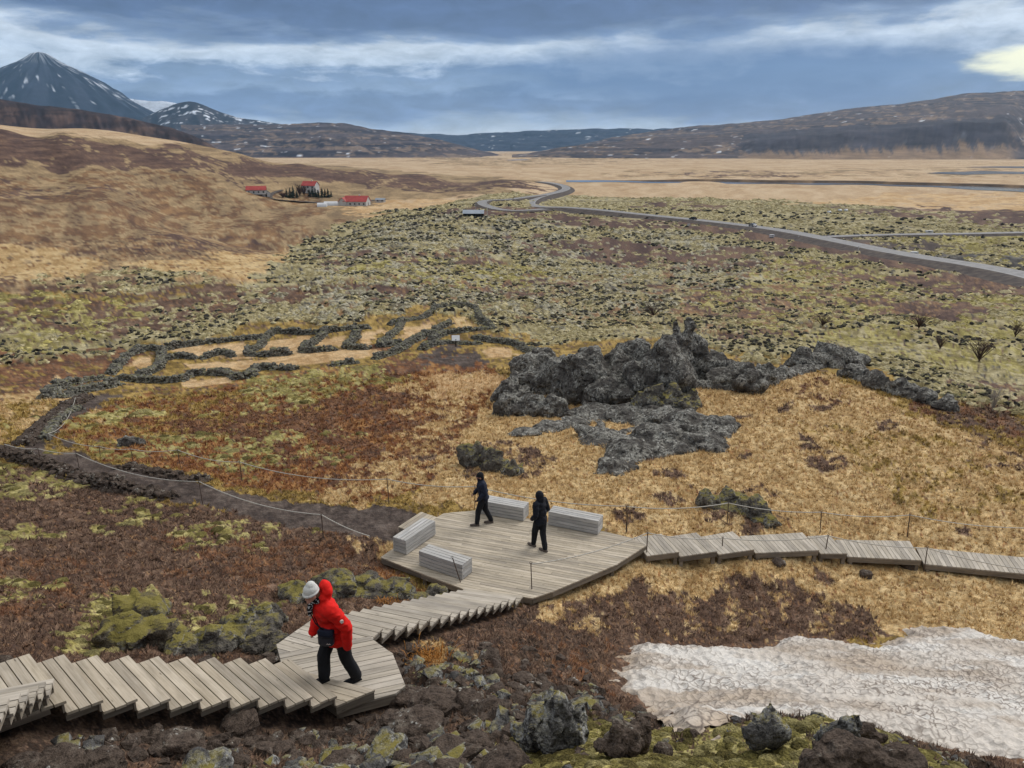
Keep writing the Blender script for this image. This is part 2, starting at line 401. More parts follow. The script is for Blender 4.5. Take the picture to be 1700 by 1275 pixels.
plat_px = [(632, 925), (725, 859), (736, 852), (793, 847), (879, 861), (1003, 882), (1046, 892), (1074, 905), (1024, 937), (918, 982), (884, 993), (868, 990.5), (770, 978), (698, 951)]
plat_poly = [tuple(pz(*q, PLAT)) for q in plat_px]
DECKS.append((plat_poly, PLAT))
SEG = [[(80,155),(195,140),(270,215),(135,232)], [(205,155),(340,135),(428,212),(272,235)], [(360,152),(490,130),(582,205),(432,226)], [(520,150),(780,135),(850,208),(585,220)],
       [(800,150),(890,145),(967,222),(855,222)], [(915,165),(1225,170),(1275,250),(968,235)], [(1250,195),(2050,272),(2120,348),(1285,265)]]
WALK = []
for i, s in enumerate(SEG):
    z = PLAT-0.13-0.15*i
    p = [pz(1020+a/2.5, 830+b/2.5, z) for a, b in s]
    WALK.append((p, z)); DECKS.append(([tuple(q) for q in p], z))
ramp_poly = [tuple(pz(x, y, PLAT-0.1)) for x, y in [(661, 877), (699, 852), (726, 861), (688, 886)]]
DECKS.append((ramp_poly, PLAT-0.16))
strip_poly = [tuple(pz(x, y, PLAT-0.14)) for x, y in [(707, 962), (764, 982), (774, 974), (718, 954)]]
DECKS.append((strip_poly, PLAT-0.14))

def pdist(X, Y, poly):
    """signed distance to polygon (negative inside)"""
    d = np.full(X.shape, 1e9); ins = np.zeros(X.shape, bool); n = len(poly)
    for i in range(n):
        ax, ay = poly[i]; bx, by = poly[(i+1) % n]; ex, ey = bx-ax, by-ay
        t = np.clip(((X-ax)*ex+(Y-ay)*ey)/(ex*ex+ey*ey+1e-12), 0, 1)
        d = np.minimum(d, (X-ax-t*ex)**2+(Y-ay-t*ey)**2)
        c = ((ay > Y) != (by > Y)) & (X < (bx-ax)*(Y-ay)/(by-ay+1e-12)+ax); ins ^= c
    d = np.sqrt(d); return np.where(ins, -d, d)
def deck_clamp(X, Y, h):
    for poly, z in DECKS:
        xs = [p[0] for p in poly]; ys = [p[1] for p in poly]
        m = (X > min(xs)-3.2) & (X < max(xs)+3.2) & (Y > min(ys)-3.2) & (Y < max(ys)+3.2)
        if not m.any(): continue
        d = pdist(X[m], Y[m], poly)
        hi = z-0.24+0.55*np.maximum(0, d-0.12)
        h[m] = np.minimum(h[m], hi)
    return h
def deck_raise(X, Y, h):
    for poly, z in DECKS:
        xs = [p[0] for p in poly]; ys = [p[1] for p in poly]
        m = (X > min(xs)-3.2) & (X < max(xs)+3.2) & (Y > min(ys)-3.2) & (Y < max(ys)+3.2)
        if not m.any(): continue
        d = pdist(X[m], Y[m], poly)
        lo = z-0.42-0.75*np.maximum(0, d)
        h[m] = np.maximum(h[m], lo)
    return h
# ------------------------------------------------------------------ ground sheet
NCD = 740
az_d = np.linspace(math.radians(-42.5), math.radians(42.5), NCD)
az_s = np.linspace(math.radians(42.5), math.radians(317.5), 100)[1:-1]
AZ = np.concatenate([az_d, az_s]); NC = len(AZ)
# rows: ~2 pixels apart on the sloping centre line, coarser far away
rows = []
for py in np.arange(1330, 262, -2.6):
    rows.append(np.median([hit(x, py)[1] for x in (150, 500, 1200)] ) if py < 1240 else np.interp(py, [1240, 1330], [6.6, 3.6]))
rows = np.array(sorted(rows)); rows = np.maximum.accumulate(rows)
keep = [rows[0]]
for r in rows[1:]:
    if r > keep[-1]*1.0008: keep.append(r)
ext = []
for a, b in zip(keep[:-1], keep[1:]):               # fill leaps (behind crests)
    m = int(math.log(b/a)/(.007 if 380 < a < 780 or a < 11 else .024))
    ext += [a] + [a*(b/a)**((i+1)/(m+1)) for i in range(m)]
RW = np.concatenate([[0.5, 1.2, 2.0, 2.7, 3.2], ext, [keep[-1]], np.geomspace(keep[-1]*1.06, 10800, 20)])
NR = len(RW)
GX = (RW[:, None]*np.sin(AZ)[None]); GY = (RW[:, None]*np.cos(AZ)[None])
X, Y = GX.ravel(), GY.ravel(); Rr = np.hypot(X, Y)
H = h0(X, Y)
LR = np.log(Rr+1.0); TH = np.arctan2(X, Y)
lu, lv = LR*3.2, TH*6.0                             # noise coordinates with even grain at every distance

PAL = {
 'grass':   ((204, 172, 122), (174, 142, 96), (218, 190, 142)),
 'pale':    ((210, 176, 130), (192, 156, 110), (222, 190, 146)),
 'heather': ((106, 84, 70), (86, 68, 58), (132, 108, 90)),
 'red':     ((120, 84, 62), (100, 73, 57), (146, 108, 78)),
 'rust':    ((142, 96, 60), (112, 70, 48), (176, 132, 84)),
 'moss':    ((160, 149, 88), (130, 119, 70), (188, 176, 118)),
 'ochre':   ((158, 132, 72), (122, 100, 56), (186, 156, 94)),
 'lichen':  ((166, 154, 112), (136, 124, 88), (190, 178, 140)),
 'lichen2': ((156, 149, 122), (118, 110, 90), (186, 179, 156)),
 'dirt':    ((94, 82, 75), (76, 66, 61), (110, 98, 90)),
 'scoria':  ((86, 71, 61), (62, 52, 46), (114, 94, 78)),
 'plain':   ((206, 178, 142), (188, 158, 122), (216, 190, 156)),
 'hill':    ((162, 138, 104), (134, 113, 88), (186, 160, 122)),
 'purple':  ((106, 84, 74), (84, 66, 61), (132, 106, 88)),
 'brown':   ((132, 102, 76), (104, 80, 64), (160, 126, 90)),
 'rock':    ((84, 80, 76), (58, 54, 52), (120, 116, 108)),
 'gravel':  ((100, 92, 86), (80, 74, 72), (120, 112, 104)),
}
CATS = list(PAL); cat = np.full(len(X), CATS.index('ochre'), np.int8)
cat[Rr > 420] = CATS.index('plain'); cat[Rr < 14] = CATS.index('scoria'); cat[(Rr > 9) & (Rr < 17) & (X > 1.5)] = CATS.index('heather')
# (kind, polygon in photo pixels, share of the area covered, ragged edge)
REG = [
 ('plain', [(-200,262),(2000,262),(2000,372),(900,372),(700,340),(400,360),(-200,330)], 1, .3),
 ('hill', [(-200,225),(0,214),(300,244),(500,270),(700,288),(880,300),(860,322),(640,330),(640,350),(560,390),(480,470),(380,470),(-200,500)], 1, .5),
 ('purple', [(-200,205),(0,214),(180,234),(300,246),(300,280),(180,280),(60,272),(-200,275)], .96, .7),
 ('purple', [(300,246),(600,282),(880,300),(880,318),(760,320),(640,305),(480,294),(300,285)], .85, .8),
 ('brown', [(-200,290),(100,290),(520,320),(520,400),(300,430),(-200,420)], .52, 1),
 ('purple', [(260,385),(420,385),(440,410),(330,425),(240,420)], .6, 1),
 ('purple', [(0,300),(130,310),(180,325),(0,330)], .4, 1),
 ('grass', [(-150,408),(100,412),(180,432),(160,452),(60,465),(-150,478)], .9, .6),
 ('grass', [(210,440),(330,430),(480,412),(490,440),(430,470),(300,460)], .92, .6),
 ('pale', [(560,345),(680,330),(800,328),(900,330),(700,350),(620,362)], .8, .6),
 ('purple', [(1120,290),(1230,283),(1330,286),(1300,293),(1150,294)], .5, 1), ('hill', [(700,262),(1100,262),(1000,275),(760,275)], .4, 1), ('hill', [(1000,285),(1700,275),(1700,292),(1100,296)], .3, 1),
 # lava field
 ('lichen', [(420,470),(500,395),(640,352),(740,338),(830,322),(960,324),(1200,330),(1350,334),(1540,350),(1950,352),(1950,690),(1640,690),(1500,640),(1400,590),(1310,600),(1250,600),(1130,560),(900,575),(830,545),(700,505),(560,540),(420,540),(300,570),(120,600),(-150,640),(-150,560),(60,530),(250,500)], 1, .5),
 ('pale', [(1260,340),(1400,338),(1560,346),(1700,352),(1950,352),(1950,322),(1500,322)], .75, .6),
 ('lichen2', [(520,400),(760,350),(1100,380),(1300,420),(1200,500),(900,540),(760,500),(560,520),(450,500)], .45, 1),
 ('lichen2', [(420,540),(520,480),(800,470),(800,500),(600,530)], .5, 1),
 ('moss', [(1280,420),(1480,450),(1700,490),(1950,500),(1950,640),(1500,600),(1250,560),(1150,500)], .52, 1),
 ('moss', [(560,440),(740,430),(900,440),(900,480),(640,480)], .4, 1),
 ('moss', [(1500,395),(1700,390),(1950,390),(1950,470),(1700,445),(1540,415)], .7, .8),
 ('purple', [(1120,470),(1340,480),(1360,520),(1200,530),(1120,510)], .55, 1),
 ('purple', [(1380,480),(1640,500),(1660,530),(1450,520)], .55, 1),
 ('purple', [(1380,440),(1620,470),(1700,490),(1560,490),(1380,465)], .7, 1),
 ('purple', [(860,390),(1050,395),(1220,430),(1060,446),(880,425)], .7, 1), ('brown', [(430,470),(1300,420),(1690,520),(1300,560),(800,520),(500,530)], .16, 1), ('purple', [(480,430),(640,405),(660,425),(520,455)], .4, 1),
 ('purple', [(740,345),(830,342),(960,352),(900,362),(760,360)], .8, .8),
 ('purple', [(900,352),(1180,368),(1300,384),(1420,408),(1560,436),(1800,482),(1800,510),(1560,462),(1420,430),(1300,404),(1100,378),(900,366)], .85, .6),
 ('purple', [(1380,345),(1560,340),(1700,352),(1800,365),(1700,376),(1480,362)], .6, 1),
 ('purple', [(1050,338),(1180,336),(1180,346),(1060,348)], .6, 1),
 ('purple', [(560,480),(680,475),(690,495),(600,495)], .75, 1),
 ('purple', [(800,470),(960,460),(1010,480),(860,500)], .5, 1), ('purple', [(650,420),(800,415),(830,435),(700,440)], .55, 1), ('purple', [(1000,400),(1300,420),(1350,450),(1150,450)], .5, 1), ('purple', [(1440,500),(1600,505),(1640,540),(1500,530)], .8, .8),
 ('purple', [(1150,545),(1300,540),(1330,560),(1200,570)], .45, 1), ('purple', [(1560,640),(1720,640),(1900,680),(1720,690)], .6, 1), ('purple', [(1560,345),(1800,352),(1900,375),(1640,375)], .7, 1),
 ('dirt', [(1420,398),(1540,402),(1560,414),(1480,420),(1400,410)], .8, .8), ('rock', [(1540,412),(1700,418),(1900,440),(1900,470),(1680,452),(1560,430)], .55, 1),
 # left middle
 ('heather', [(-150,470),(60,470),(430,475),(470,490),(380,540),(250,555),(60,560),(-150,545)], .72, 1),
 ('moss', [(-150,500),(120,480),(250,500),(200,560),(60,600),(-150,610)], .42, 1),
 ('lichen', [(60,455),(300,450),(330,475),(100,485)], .5, 1),
 ('heather', [(420,478),(580,468),(560,490),(440,510)], .7, .8),
 ('red', [(-150,615),(180,585),(210,610),(100,650),(-150,700)], .75, 1),
 # slope between the sheepfold and the platform
 ('rust', [(90,690),(250,648),(560,612),(800,590),(860,640),(800,720),(760,790),(640,840),(350,790),(110,745)], 1, .5),
 ('ochre', [(90,690),(250,648),(560,612),(700,600),(640,660),(400,720),(110,745)], .5, 1),
 ('moss', [(110,690),(200,660),(260,690),(180,715),(110,720)], .7, 1),
 ('moss', [(380,650),(560,615),(700,605),(560,660),(420,690)], .6, 1),
 ('moss', [(120,735),(300,720),(480,700),(520,730),(330,765),(150,750)], .55, 1),
 ('moss', [(330,760),(560,700),(620,740),(480,790)], .38, 1),
 ('red', [(260,690),(480,672),(650,640),(700,660),(560,720),(330,720)], .72, 1),
 ('red', [(440,740),(640,690),(780,680),(740,780),(560,800)], .5, 1),
 ('red', [(600,585),(740,560),(760,600),(640,620)], .6, 1),
 ('grass', [(640,640),(840,608),(870,660),(760,780),(660,830),(520,835),(560,800),(640,760),(720,700)], .62, 1),
 ('pale', [(700,625),(840,610),(850,650),(740,660)], .85, .8),
 ('grass', [(-150,690),(60,640),(120,680),(60,730),(-150,760)], .55, 1),
 # right grass slope
 ('grass', [(820,640),(1000,640),(1230,640),(1320,605),(1420,640),(1520,690),(1720,760),(1950,830),(1950,1080),(1600,1060),(1480,1050),(1000,1060),(880,1020),(880,960),(1040,900),(1000,880),(760,848),(700,830),(760,740)], 1, .4),
 ('ochre', [(1350,700),(1560,720),(1740,820),(1700,870),(1450,820)], .35, 1),
 ('red', [(1440,640),(1560,690),(1740,750),(1950,800),(1950,700),(1700,690),(1560,665)], .65, 1),
 ('heather', [(1560,690),(1640,680),(1950,720),(1950,790),(1700,790)], .5, 1),
 ('red', [(1300,640),(1350,620),(1370,660),(1330,670)], .6, 1),
 ('heather', [(740,745),(850,735),(900,770),(840,800),(760,790)], .5, 1),
 ('heather', [(1140,815),(1280,812),(1300,870),(1180,870)], .55, 1),
 ('heather', [(960,1010),(1060,985),(1250,955),(1430,985),(1480,1030),(1440,1075),(1100,1070),(980,1060)], .9, .8),
 ('heather', [(930,1000),(1000,1000),(1010,1080),(900,1080)], .5, 1),
 *[('heather', [(cx+rx*math.cos(a), cy+ry*math.sin(a)) for a in np.linspace(0, 6.0, 9)], .85, .35) for cx, cy, rx, ry in ((1373,770,32,18),(1346,741,20,9),(1341,726,12,7),(1474,705,22,10),(1310,678,12,10),(1234,757,16,8),(1362,672,22,9),(1120,788,34,8),(1070,758,18,10),(1500,650,20,8),(1600,880,20,6),(1050,850,22,12),(1110,830,26,8),(880,760,20,10),(700,760,18,6),(1240,692,14,6))],
 # left foreground
 ('heather', [(-500,790),(60,780),(280,830),(420,860),(640,890),(640,930),(740,985),(900,1000),(900,1050),(640,1080),(500,1095),(-500,1130)], 1, .3),
 ('red', [(250,880),(560,900),(640,940),(480,990),(300,960)], .5, 1),
 ('red', [(-150,930),(200,930),(180,1010),(-150,1040)], .45, 1),
 ('moss', [(-150,780),(80,778),(170,800),(80,830),(-150,850)], .65, 1),
 ('moss', [(130,840),(300,820),(340,850),(180,880)], .5, 1),
 ('moss', [(270,880),(460,870),(480,910),(330,920)], .5, 1),
 ('moss', [(-150,880),(40,875),(70,900),(-150,920)], .95, .8),
 ('moss', [(-150,975),(90,970),(110,1010),(-150,1010)], .7, .8),
 ('moss', [(150,1020),(220,975),(300,1000),(280,1060),(220,1090),(140,1080)], .8, .8),
 ('moss', [(300,1010),(420,990),(470,1020),(360,1090),(280,1080)], .5, 1),
 ('grass', [(520,860),(660,880),(640,925),(560,905)], .55, 1),
 ('rust', [(640,930),(760,980),(700,1000),(560,985)], .6, 1),
 # foreground scoria
 ('scoria', [(-400,1150),(560,1176),(660,1150),(640,1060),(700,1030),(880,1010),(1000,1070),(990,1140),(1080,1200),(1180,1245),(1250,1205),(1420,1200),(1540,1235),(1640,1300),(1640,1700),(-400,1700)], 1, .4),
 ('heather', [(700,1030),(880,1000),(1000,1065),(1000,1150),(880,1140),(760,1080)], .6, 1),
 ('red', [(880,1060),(1000,1070),(1000,1130),(900,1110)], .45, 1),
 ('grass', [(670,1065),(740,1070),(780,1100),(700,1102)], .7, .8),
 ('moss', [(880,1190),(1000,1180),(1080,1205),(1180,1248),(1250,1210),(1420,1200),(1540,1238),(1640,1310),(1400,1330),(900,1330),(860,1250)], .93, 1),
 ('moss', [(430,1215),(530,1210),(580,1260),(480,1275)], .6, 1),
 ('moss', [(160,1250),(260,1230),(300,1275),(180,1300)], .4, 1),
 ('moss', [(690,1260),(850,1240),(880,1290),(700,1300)], .5, 1),
 ('scoria', 'W', [(-9,8.2),(-5.6,8.3),(-3.0,10.1),(-1.2,9.8),(.6,8.2),(.8,4.5),(-9,3.0)], 1),
 ('moss', 'W', [(.1,6.1),(1.0,6.2),(2.0,5.9),(3.0,5.8),(3.6,5.5),(4.2,5.0),(4.5,3.3),(0,3.3),(-.4,4.9)], .88),
 ('moss', 'W', [(-3.2,6.3),(-2.5,6.8),(-1.7,6.7),(-1.3,5.6),(-2.2,5.2),(-3.0,5.5)], .75), ('moss', 'W', [(-.6,7.2),(.4,7.4),(1.2,6.8),(.6,5.8),(-.5,6.0)], .45), ('heather', 'W', [(-5,6.6),(-3.6,7.4),(-2.2,8.6),(-.6,8.8),(0,7.6),(-1.5,7.0),(-3.4,6.2)], .4),
 # bare earth of the path and the sheepfold forecourt
 ('dirt', [(0,742),(60,742),(110,752),(190,772),(330,800),(480,832),(700,850),(700,872),(650,892),(560,890),(400,858),(280,822),(120,786),(0,765),(-80,760),(-80,738)], 1, .25),
 ('dirt', [(40,742),(62,715),(90,690),(140,664),(200,650),(204,656),(150,674),(110,698),(92,722),(88,748)], 1, .3),
 ('dirt', [(700,585),(800,575),(830,600),(760,608),(690,605)], .9, .6),
 ('pale', [(205,605),(240,592),(262,594),(258,608),(215,612)], 1, .3),
 ('pale', [(290,580),(420,566),(435,573),(410,592),(330,592)], 1, .3),
 ('pale', [(280,605),(420,595),(620,575),(640,592),(480,612),(330,620)], 1, .3),
 ('pale', [(448,565),(520,558),(505,585),(450,586)], 1, .3), ('pale', [(545,560),(585,556),(575,574),(530,576)], 1, .3),
 ('pale', [(605,556),(645,548),(630,572),(600,574)], 1, .3), ('pale', [(668,545),(735,530),(690,565),(660,566)], 1, .3),
 ('grass', [(745,530),(790,530),(785,546),(750,545)], .9, .3), ('pale', [(815,575),(855,580),(860,594),(825,592)], 1, .3),
 ('pale', [(312,630),(372,625),(376,636),(318,642)], 1, .3), ('grass', [(128,640),(190,632),(200,640),(130,650)], 1, .3),
 ('grass', [(900,650),(1060,650),(1080,680),(920,680)], .9, .5), ('grass', [(1120,625),(1200,630),(1220,655),(1100,655)], .85, .5),
]
def world_poly(P):
    out = []
    for x, y in P:
        q = hit(x, min(y, 1330))
        while q[1] > 1300 and y < 262: y += 3; q = hit(x, y)
        q = q if y < 1330 else at_y(x, 1330, 3.4-(y-1330)/150)
        out.append((q[0], q[1]))
    return out
wob1 = (fbm2(lu*5.5, lv*5.5, 4, 3)-0.5); wob2 = (fbm2(lu*5.5+40, lv*5.5, 4, 13)-0.5)
front = (Y > 0.6)
for i, (kd, P, share, rag) in enumerate(REG):
    if P == 'W': wp, share, rag = share, rag, .25
    else: wp = world_poly(P)
    xs = [p[0] for p in wp]; ys = [p[1] for p in wp]
    Xw = X + wob1*Rr*0.16*rag; Yw = Y + wob2*Rr*0.22*rag
    m = (Xw > min(xs)) & (Xw < max(xs)) & (Yw > min(ys)) & (Yw < max(ys)) & front
    idx = np.where(m)[0]
    if not len(idx): continue
    ins = pdist(Xw[idx], Yw[idx], wp) < 0; idx = idx[ins]
    if share < 1:
        nz = 0.62*fbm2(lu[idx]*7.0, lv[idx]*9.0, 4, 50+i*3, .6) + 0.38*fbm2(lu[idx]*34, lv[idx]*34, 2, 90+i)
        th = np.quantile(nz, share) if len(nz) > 20 else 1
        idx = idx[nz < th]
    cat[idx] = CATS.index(kd)
cat[~front & (Rr < 60)] = CATS.index('scoria')
PALA = np.array([[lin(*c) for c in PAL[k]] for k in CATS])*AK
n1 = fbm2(lu*26, lv*26, 4, 31, .65); n2 = fbm2(lu*9, lv*9, 3, 41); n3 = vn2(X*0.0+lu*75, lv*75, 55)
g = 0.5 + (n1-0.5)*2.6 + (n2-0.5)*1.7 + (n3-0.5)*0.5
fh = (Rr > 230) & np.isin(cat, [CATS.index(k) for k in ('hill', 'brown', 'purple', 'plain')])
g[fh] = .5 + (fbm2(TH[fh]*64+H[fh]*.02, H[fh]*1.0+Rr[fh]*.02, 4, 33, .6)-.5)*1.9 + (n3[fh]-.5)*.5
P0, P1, P2 = PALA[cat, 0], PALA[cat, 1], PALA[cat, 2]
lo_, hi_ = np.clip((0.5-g)*2, 0, 1)[:, None], np.clip((g-0.5)*2, 0, 1)[:, None]
C = P0*(1-lo_-hi_) + P1*lo_ + P2*hi_
isc = {k: (cat == CATS.index(k)) for k in CATS}
# sprinkle neighbours into each other so that no cover is pure
spr = fbm2(lu*60, lv*60, 2, 77)
for a_, b_, th in (('heather', 'red', .62), ('heather', 'brown', .70), ('red', 'heather', .6), ('rust', 'heather', .62), ('grass', 'rust', .70), ('ochre', 'heather', .64), ('moss', 'heather', .68), ('plain', 'hill', .72), ('hill', 'brown', .62), ('lichen', 'rock', .66), ('lichen2', 'rock', .60), ('scoria', 'heather', .6), ('purple', 'brown', .66), ('brown', 'hill', .6)):
    m = isc[a_] & (spr > th) & ~fh; t = ss(th, th+.08, spr[m])[:, None]
    C[m] = C[m]*(1-t) + PALA[CATS.index(b_), (spr[m]*37 % 3).astype(int)]*t
# relief
lava = (isc['lichen'] | isc['lichen2']).astype(float)
bumpy = np.zeros(len(X))
near = Rr < 900
xx, yy = X[near], Y[near]
fade = np.clip(Rr[near]/70, .28, 1.35)
hum = ridge2(xx/5.0, yy/5.0, 3, 5)-0.5; hum2 = fbm2(xx/1.3, yy/1.3, 3, 6)-0.5; hum3 = fbm2(xx/16, yy/16, 3, 8)-0.5
mossy = (isc['moss'])[near]; lv_ = lava[near] > 0
sc_ = isc['scoria'][near]; gr_ = (isc['grass'] | isc['pale'])[near]; flat_ = (isc['dirt'] | isc['plain'])[near]; he_ = (isc['heather'] | isc['red'] | isc['rust'] | isc['ochre'])[near]
amp = np.where(lv_, .6, np.where(mossy, .55, np.where(flat_, .03, np.where(gr_, .10, np.where(he_, .22, .22)))))
dy_ = 2.0*Rr[near]**2/(1280*np.maximum(4, -H[near])) + 1e-3
w5, w1, w16 = ss(2.5, 5, 5.0/dy_), ss(2.5, 5, 1.3/dy_), ss(2.0, 4, 16/dy_)
d_ = (hum*.9*w5 + hum2*1.0*w1)*amp*fade + hum3*w16*np.where(lv_, 1.6, amp*np.where(Rr[near] > 60, 2.0, .3))
# fine tussocks close by
q = Rr[near]
nf = q < 60
f1 = np.zeros(len(xx)); f1[nf] = (fbm2(xx[nf]/.34, yy[nf]/.34, 3, 15)-.5)*np.where(gr_[nf], .13, np.where(he_[nf], .20, np.where(mossy[nf], .16, np.where(sc_[nf], .24, .02))))*ss(2, 4, .34/dy_[nf])
f2 = np.zeros(len(xx)); nn = q < 16
f2[nn] = (ridge2(xx[nn]/.16, yy[nn]/.16, 3, 25)-.55)*np.where(sc_[nn], .11, np.where(mossy[nn], .05, .05))
bumpy[near] = d_ + f1 + f2
gravel_calm = ss(300, 900, Rr)
Hn = H + bumpy*(1-.6*gravel_calm)
# foreground outcrop mounds under the moss
mnd = (Rr < 9) & isc['moss']
Hn[mnd] += (fbm2(X[mnd]/.8, Y[mnd]/.8, 3, 61)-.5)*.16
brow = (Rr < 8) & (X > -.4); Hn[brow] = H[brow] + (Hn[brow]-H[brow])*.55 - .10
Hn = deck_clamp(X, Y, Hn); Hn = deck_raise(X, Y, Hn); Hn = deck_clamp(X, Y, Hn)
gme = fast_mesh('ground', np.stack([X, Y, Hn], 1), grid_faces(NR, NC, True)[:, ::-1], M['ground'], True)
set_col(gme, C)
ground = tag(obj('ground', gme), kind='structure')
# grid look-up of the finished ground
_lrw = np.log(RW); _Hg = Hn.reshape(NR, NC)[:, :NCD]; _Cg = cat.reshape(NR, NC)[:, :NCD]
def gz(x, y):
    x = np.atleast_1d(np.asarray(x, float)); y = np.atleast_1d(np.asarray(y, float))
    r = np.hypot(x, y); a = np.arctan2(x, y)
    fi = np.clip(np.interp(np.log(r), _lrw, np.arange(NR)), 0, NR-1.001); fj = np.clip((a-az_d[0])/(az_d[-1]-az_d[0])*(NCD-1), 0, NCD-1.001)
    i = fi.astype(int); j = fj.astype(int); u = fi-i; v = fj-j
    return (_Hg[i, j]*(1-v)+_Hg[i, j+1]*v)*(1-u) + (_Hg[i+1, j]*(1-v)+_Hg[i+1, j+1]*v)*u
def gcat(x, y):
    r = np.hypot(x, y); a = np.arctan2(x, y)
    i = np.clip(np.round(np.interp(np.log(r), _lrw, np.arange(NR))).astype(int), 0, NR-1); j = np.clip(np.round((a-az_d[0])/(az_d[-1]-az_d[0])*(NCD-1)).astype(int), 0, NCD-1)
    return _Cg[i, j]
def ghit(px, py):
    q = hit(px, py); d = ray(px, py); t0 = q[1]/d[1]
    T = t0*np.linspace(.9, 1.12, 90); P = d[None]*T[:, None]; g_ = P[:, 2]-gz(P[:, 0], P[:, 1]); k = np.where(g_ < 0)[0]
    k = k[0] if len(k) else 40
    p = P[k]; return np.array([p[0], p[1], gz(p[0], p[1])[0]])
# ------------------------------------------------------------------ mountains
M['mountain'] = attr_mat('mountain_slope', ((.02, .22), (.006, .18)), 0.0, 1.0)
def mtn(name, crest, Yc, Yf, colour, rowsn=70, prof=None, back=1.35, gully=1.0, z_foot=PLAIN-4, step=2.6, rough=14.0, seed=1, ext=True):
    cx_ = np.array([c[0] for c in crest], float); cy_ = np.array([c[1] for c in crest], float)
    xs = np.arange(cx_[0], cx_[-1]+.1, step); ys = np.interp(xs, cx_, cy_)
    ys = np.convolve(np.pad(ys, 4, mode='edge'), np.ones(9)/9, 'valid')
    ys = ys + (fbm2(xs/22.0, xs*0, 4, seed)-.5)*3.2
    yc = np.interp(xs, cx_, Yc) if hasattr(Yc, '__len__') else np.full(len(xs), float(Yc))
    yf = np.interp(xs, cx_, Yf) if hasattr(Yf, '__len__') else np.full(len(xs), float(Yf))
    P = np.array([at_y(x, y, Y_) for x, y, Y_ in zip(xs, ys, yc)]); zc = P[:, 2]; dirx = P[:, 0]/P[:, 1]
    t = np.concatenate([np.linspace(0, 1, rowsn), np.linspace(1, back, 12)[1:]])
    T, XS = np.meshgrid(t, xs, indexing='ij')
    Yg = yf[None] + (yc-yf)[None]*T
    pf = prof(T, XS) if prof else np.minimum(T, 1)**1.15
    fall = np.where(T > 1, 1-((T-1)/(back-1))**1.5*0.5, 1)
    Z = z_foot + (zc[None]-z_foot)*pf*fall
    Xg = dirx[None]*Yg
    env = np.clip(T*4, 0, 1)*np.clip((1-T)*6, 0.0, 1)*(T <= 1)
    gl = ridge2(XS/26.0+seed*3+T*1.5, T*2.2, 4, seed+5)-.55
    nz = (fbm2(Xg/260, Yg/260, 5, seed+9, .55)-.5)
    Z = Z + env*(gl*gully*rough + nz*rough*2.2)
    V = np.stack([Xg, Yg, Z], -1).reshape(-1, 3)
    me = fast_mesh(name, V, grid_faces(len(t), len(xs)), M['mountain'], True)
    nrm = np.zeros((len(V), 3), np.float32); me.vertices.foreach_get('normal', nrm.ravel()) if False else None
    set_col(me, colour(T.ravel(), XS.ravel(), V, pf.ravel()))
    return tag(obj(name, me), kind='structure')
def mixc(a, b, t): t = np.asarray(t)[:, None]; return np.asarray(a)*(1-t)+np.asarray(b)*t
def cA(*c): return np.array(al(*c))
def strata(V, XS, T, seed, k=1.0):
    z = V[:, 2] + 26*(fbm2(V[:, 0]/700, V[:, 1]/700, 3, seed)-.5)
    return vn2(z/13.0*k, XS/160.0, seed+1), vn2(z/4.5*k, XS/70.0, seed+2)
SNOW = np.array([.62, .66, .72])
def col_cliff(T, XS, V, pf):
    n = fbm2(XS/22, T*7, 5, 4, .6); s1, s2 = strata(V, XS, T, 3)
    c = mixc(cA(66, 56, 58), cA(104, 84, 76), ss(.35, .7, n)); c = mixc(c, cA(48, 44, 50), ss(.5, .75, s2)*.6*ss(.4, .6, T))
    tal = ss(125, 160, XS)*(1-ss(270, 320, XS))*ss(.1, .25, pf)*(1-ss(.5, .72, pf+(n-.5)*.4))
    c = mixc(c, cA(180, 148, 116), tal*ss(.30, .5, fbm2(XS/9+T*5, T*3, 3, 8))); c = c*(.7+.6*fbm2(XS/5, T*22, 3, 45))[:, None]
    return c
def prof_cliff(T, XS): return np.where(T < .55, T/.55*.55, .55+.45*ss(.55, 1.0, T)) if False else np.clip(.72*np.minimum(T, 1)+.28*ss(.6, .95, T), 0, 1)
mtn('hill_cliff', [(-420,140),(-200,150),(0,164),(60,175),(130,181),(200,193),(260,206),(310,220),(345,236),(372,254)], 1900, 1450, col_cliff, prof=prof_cliff, rough=16, seed=11)
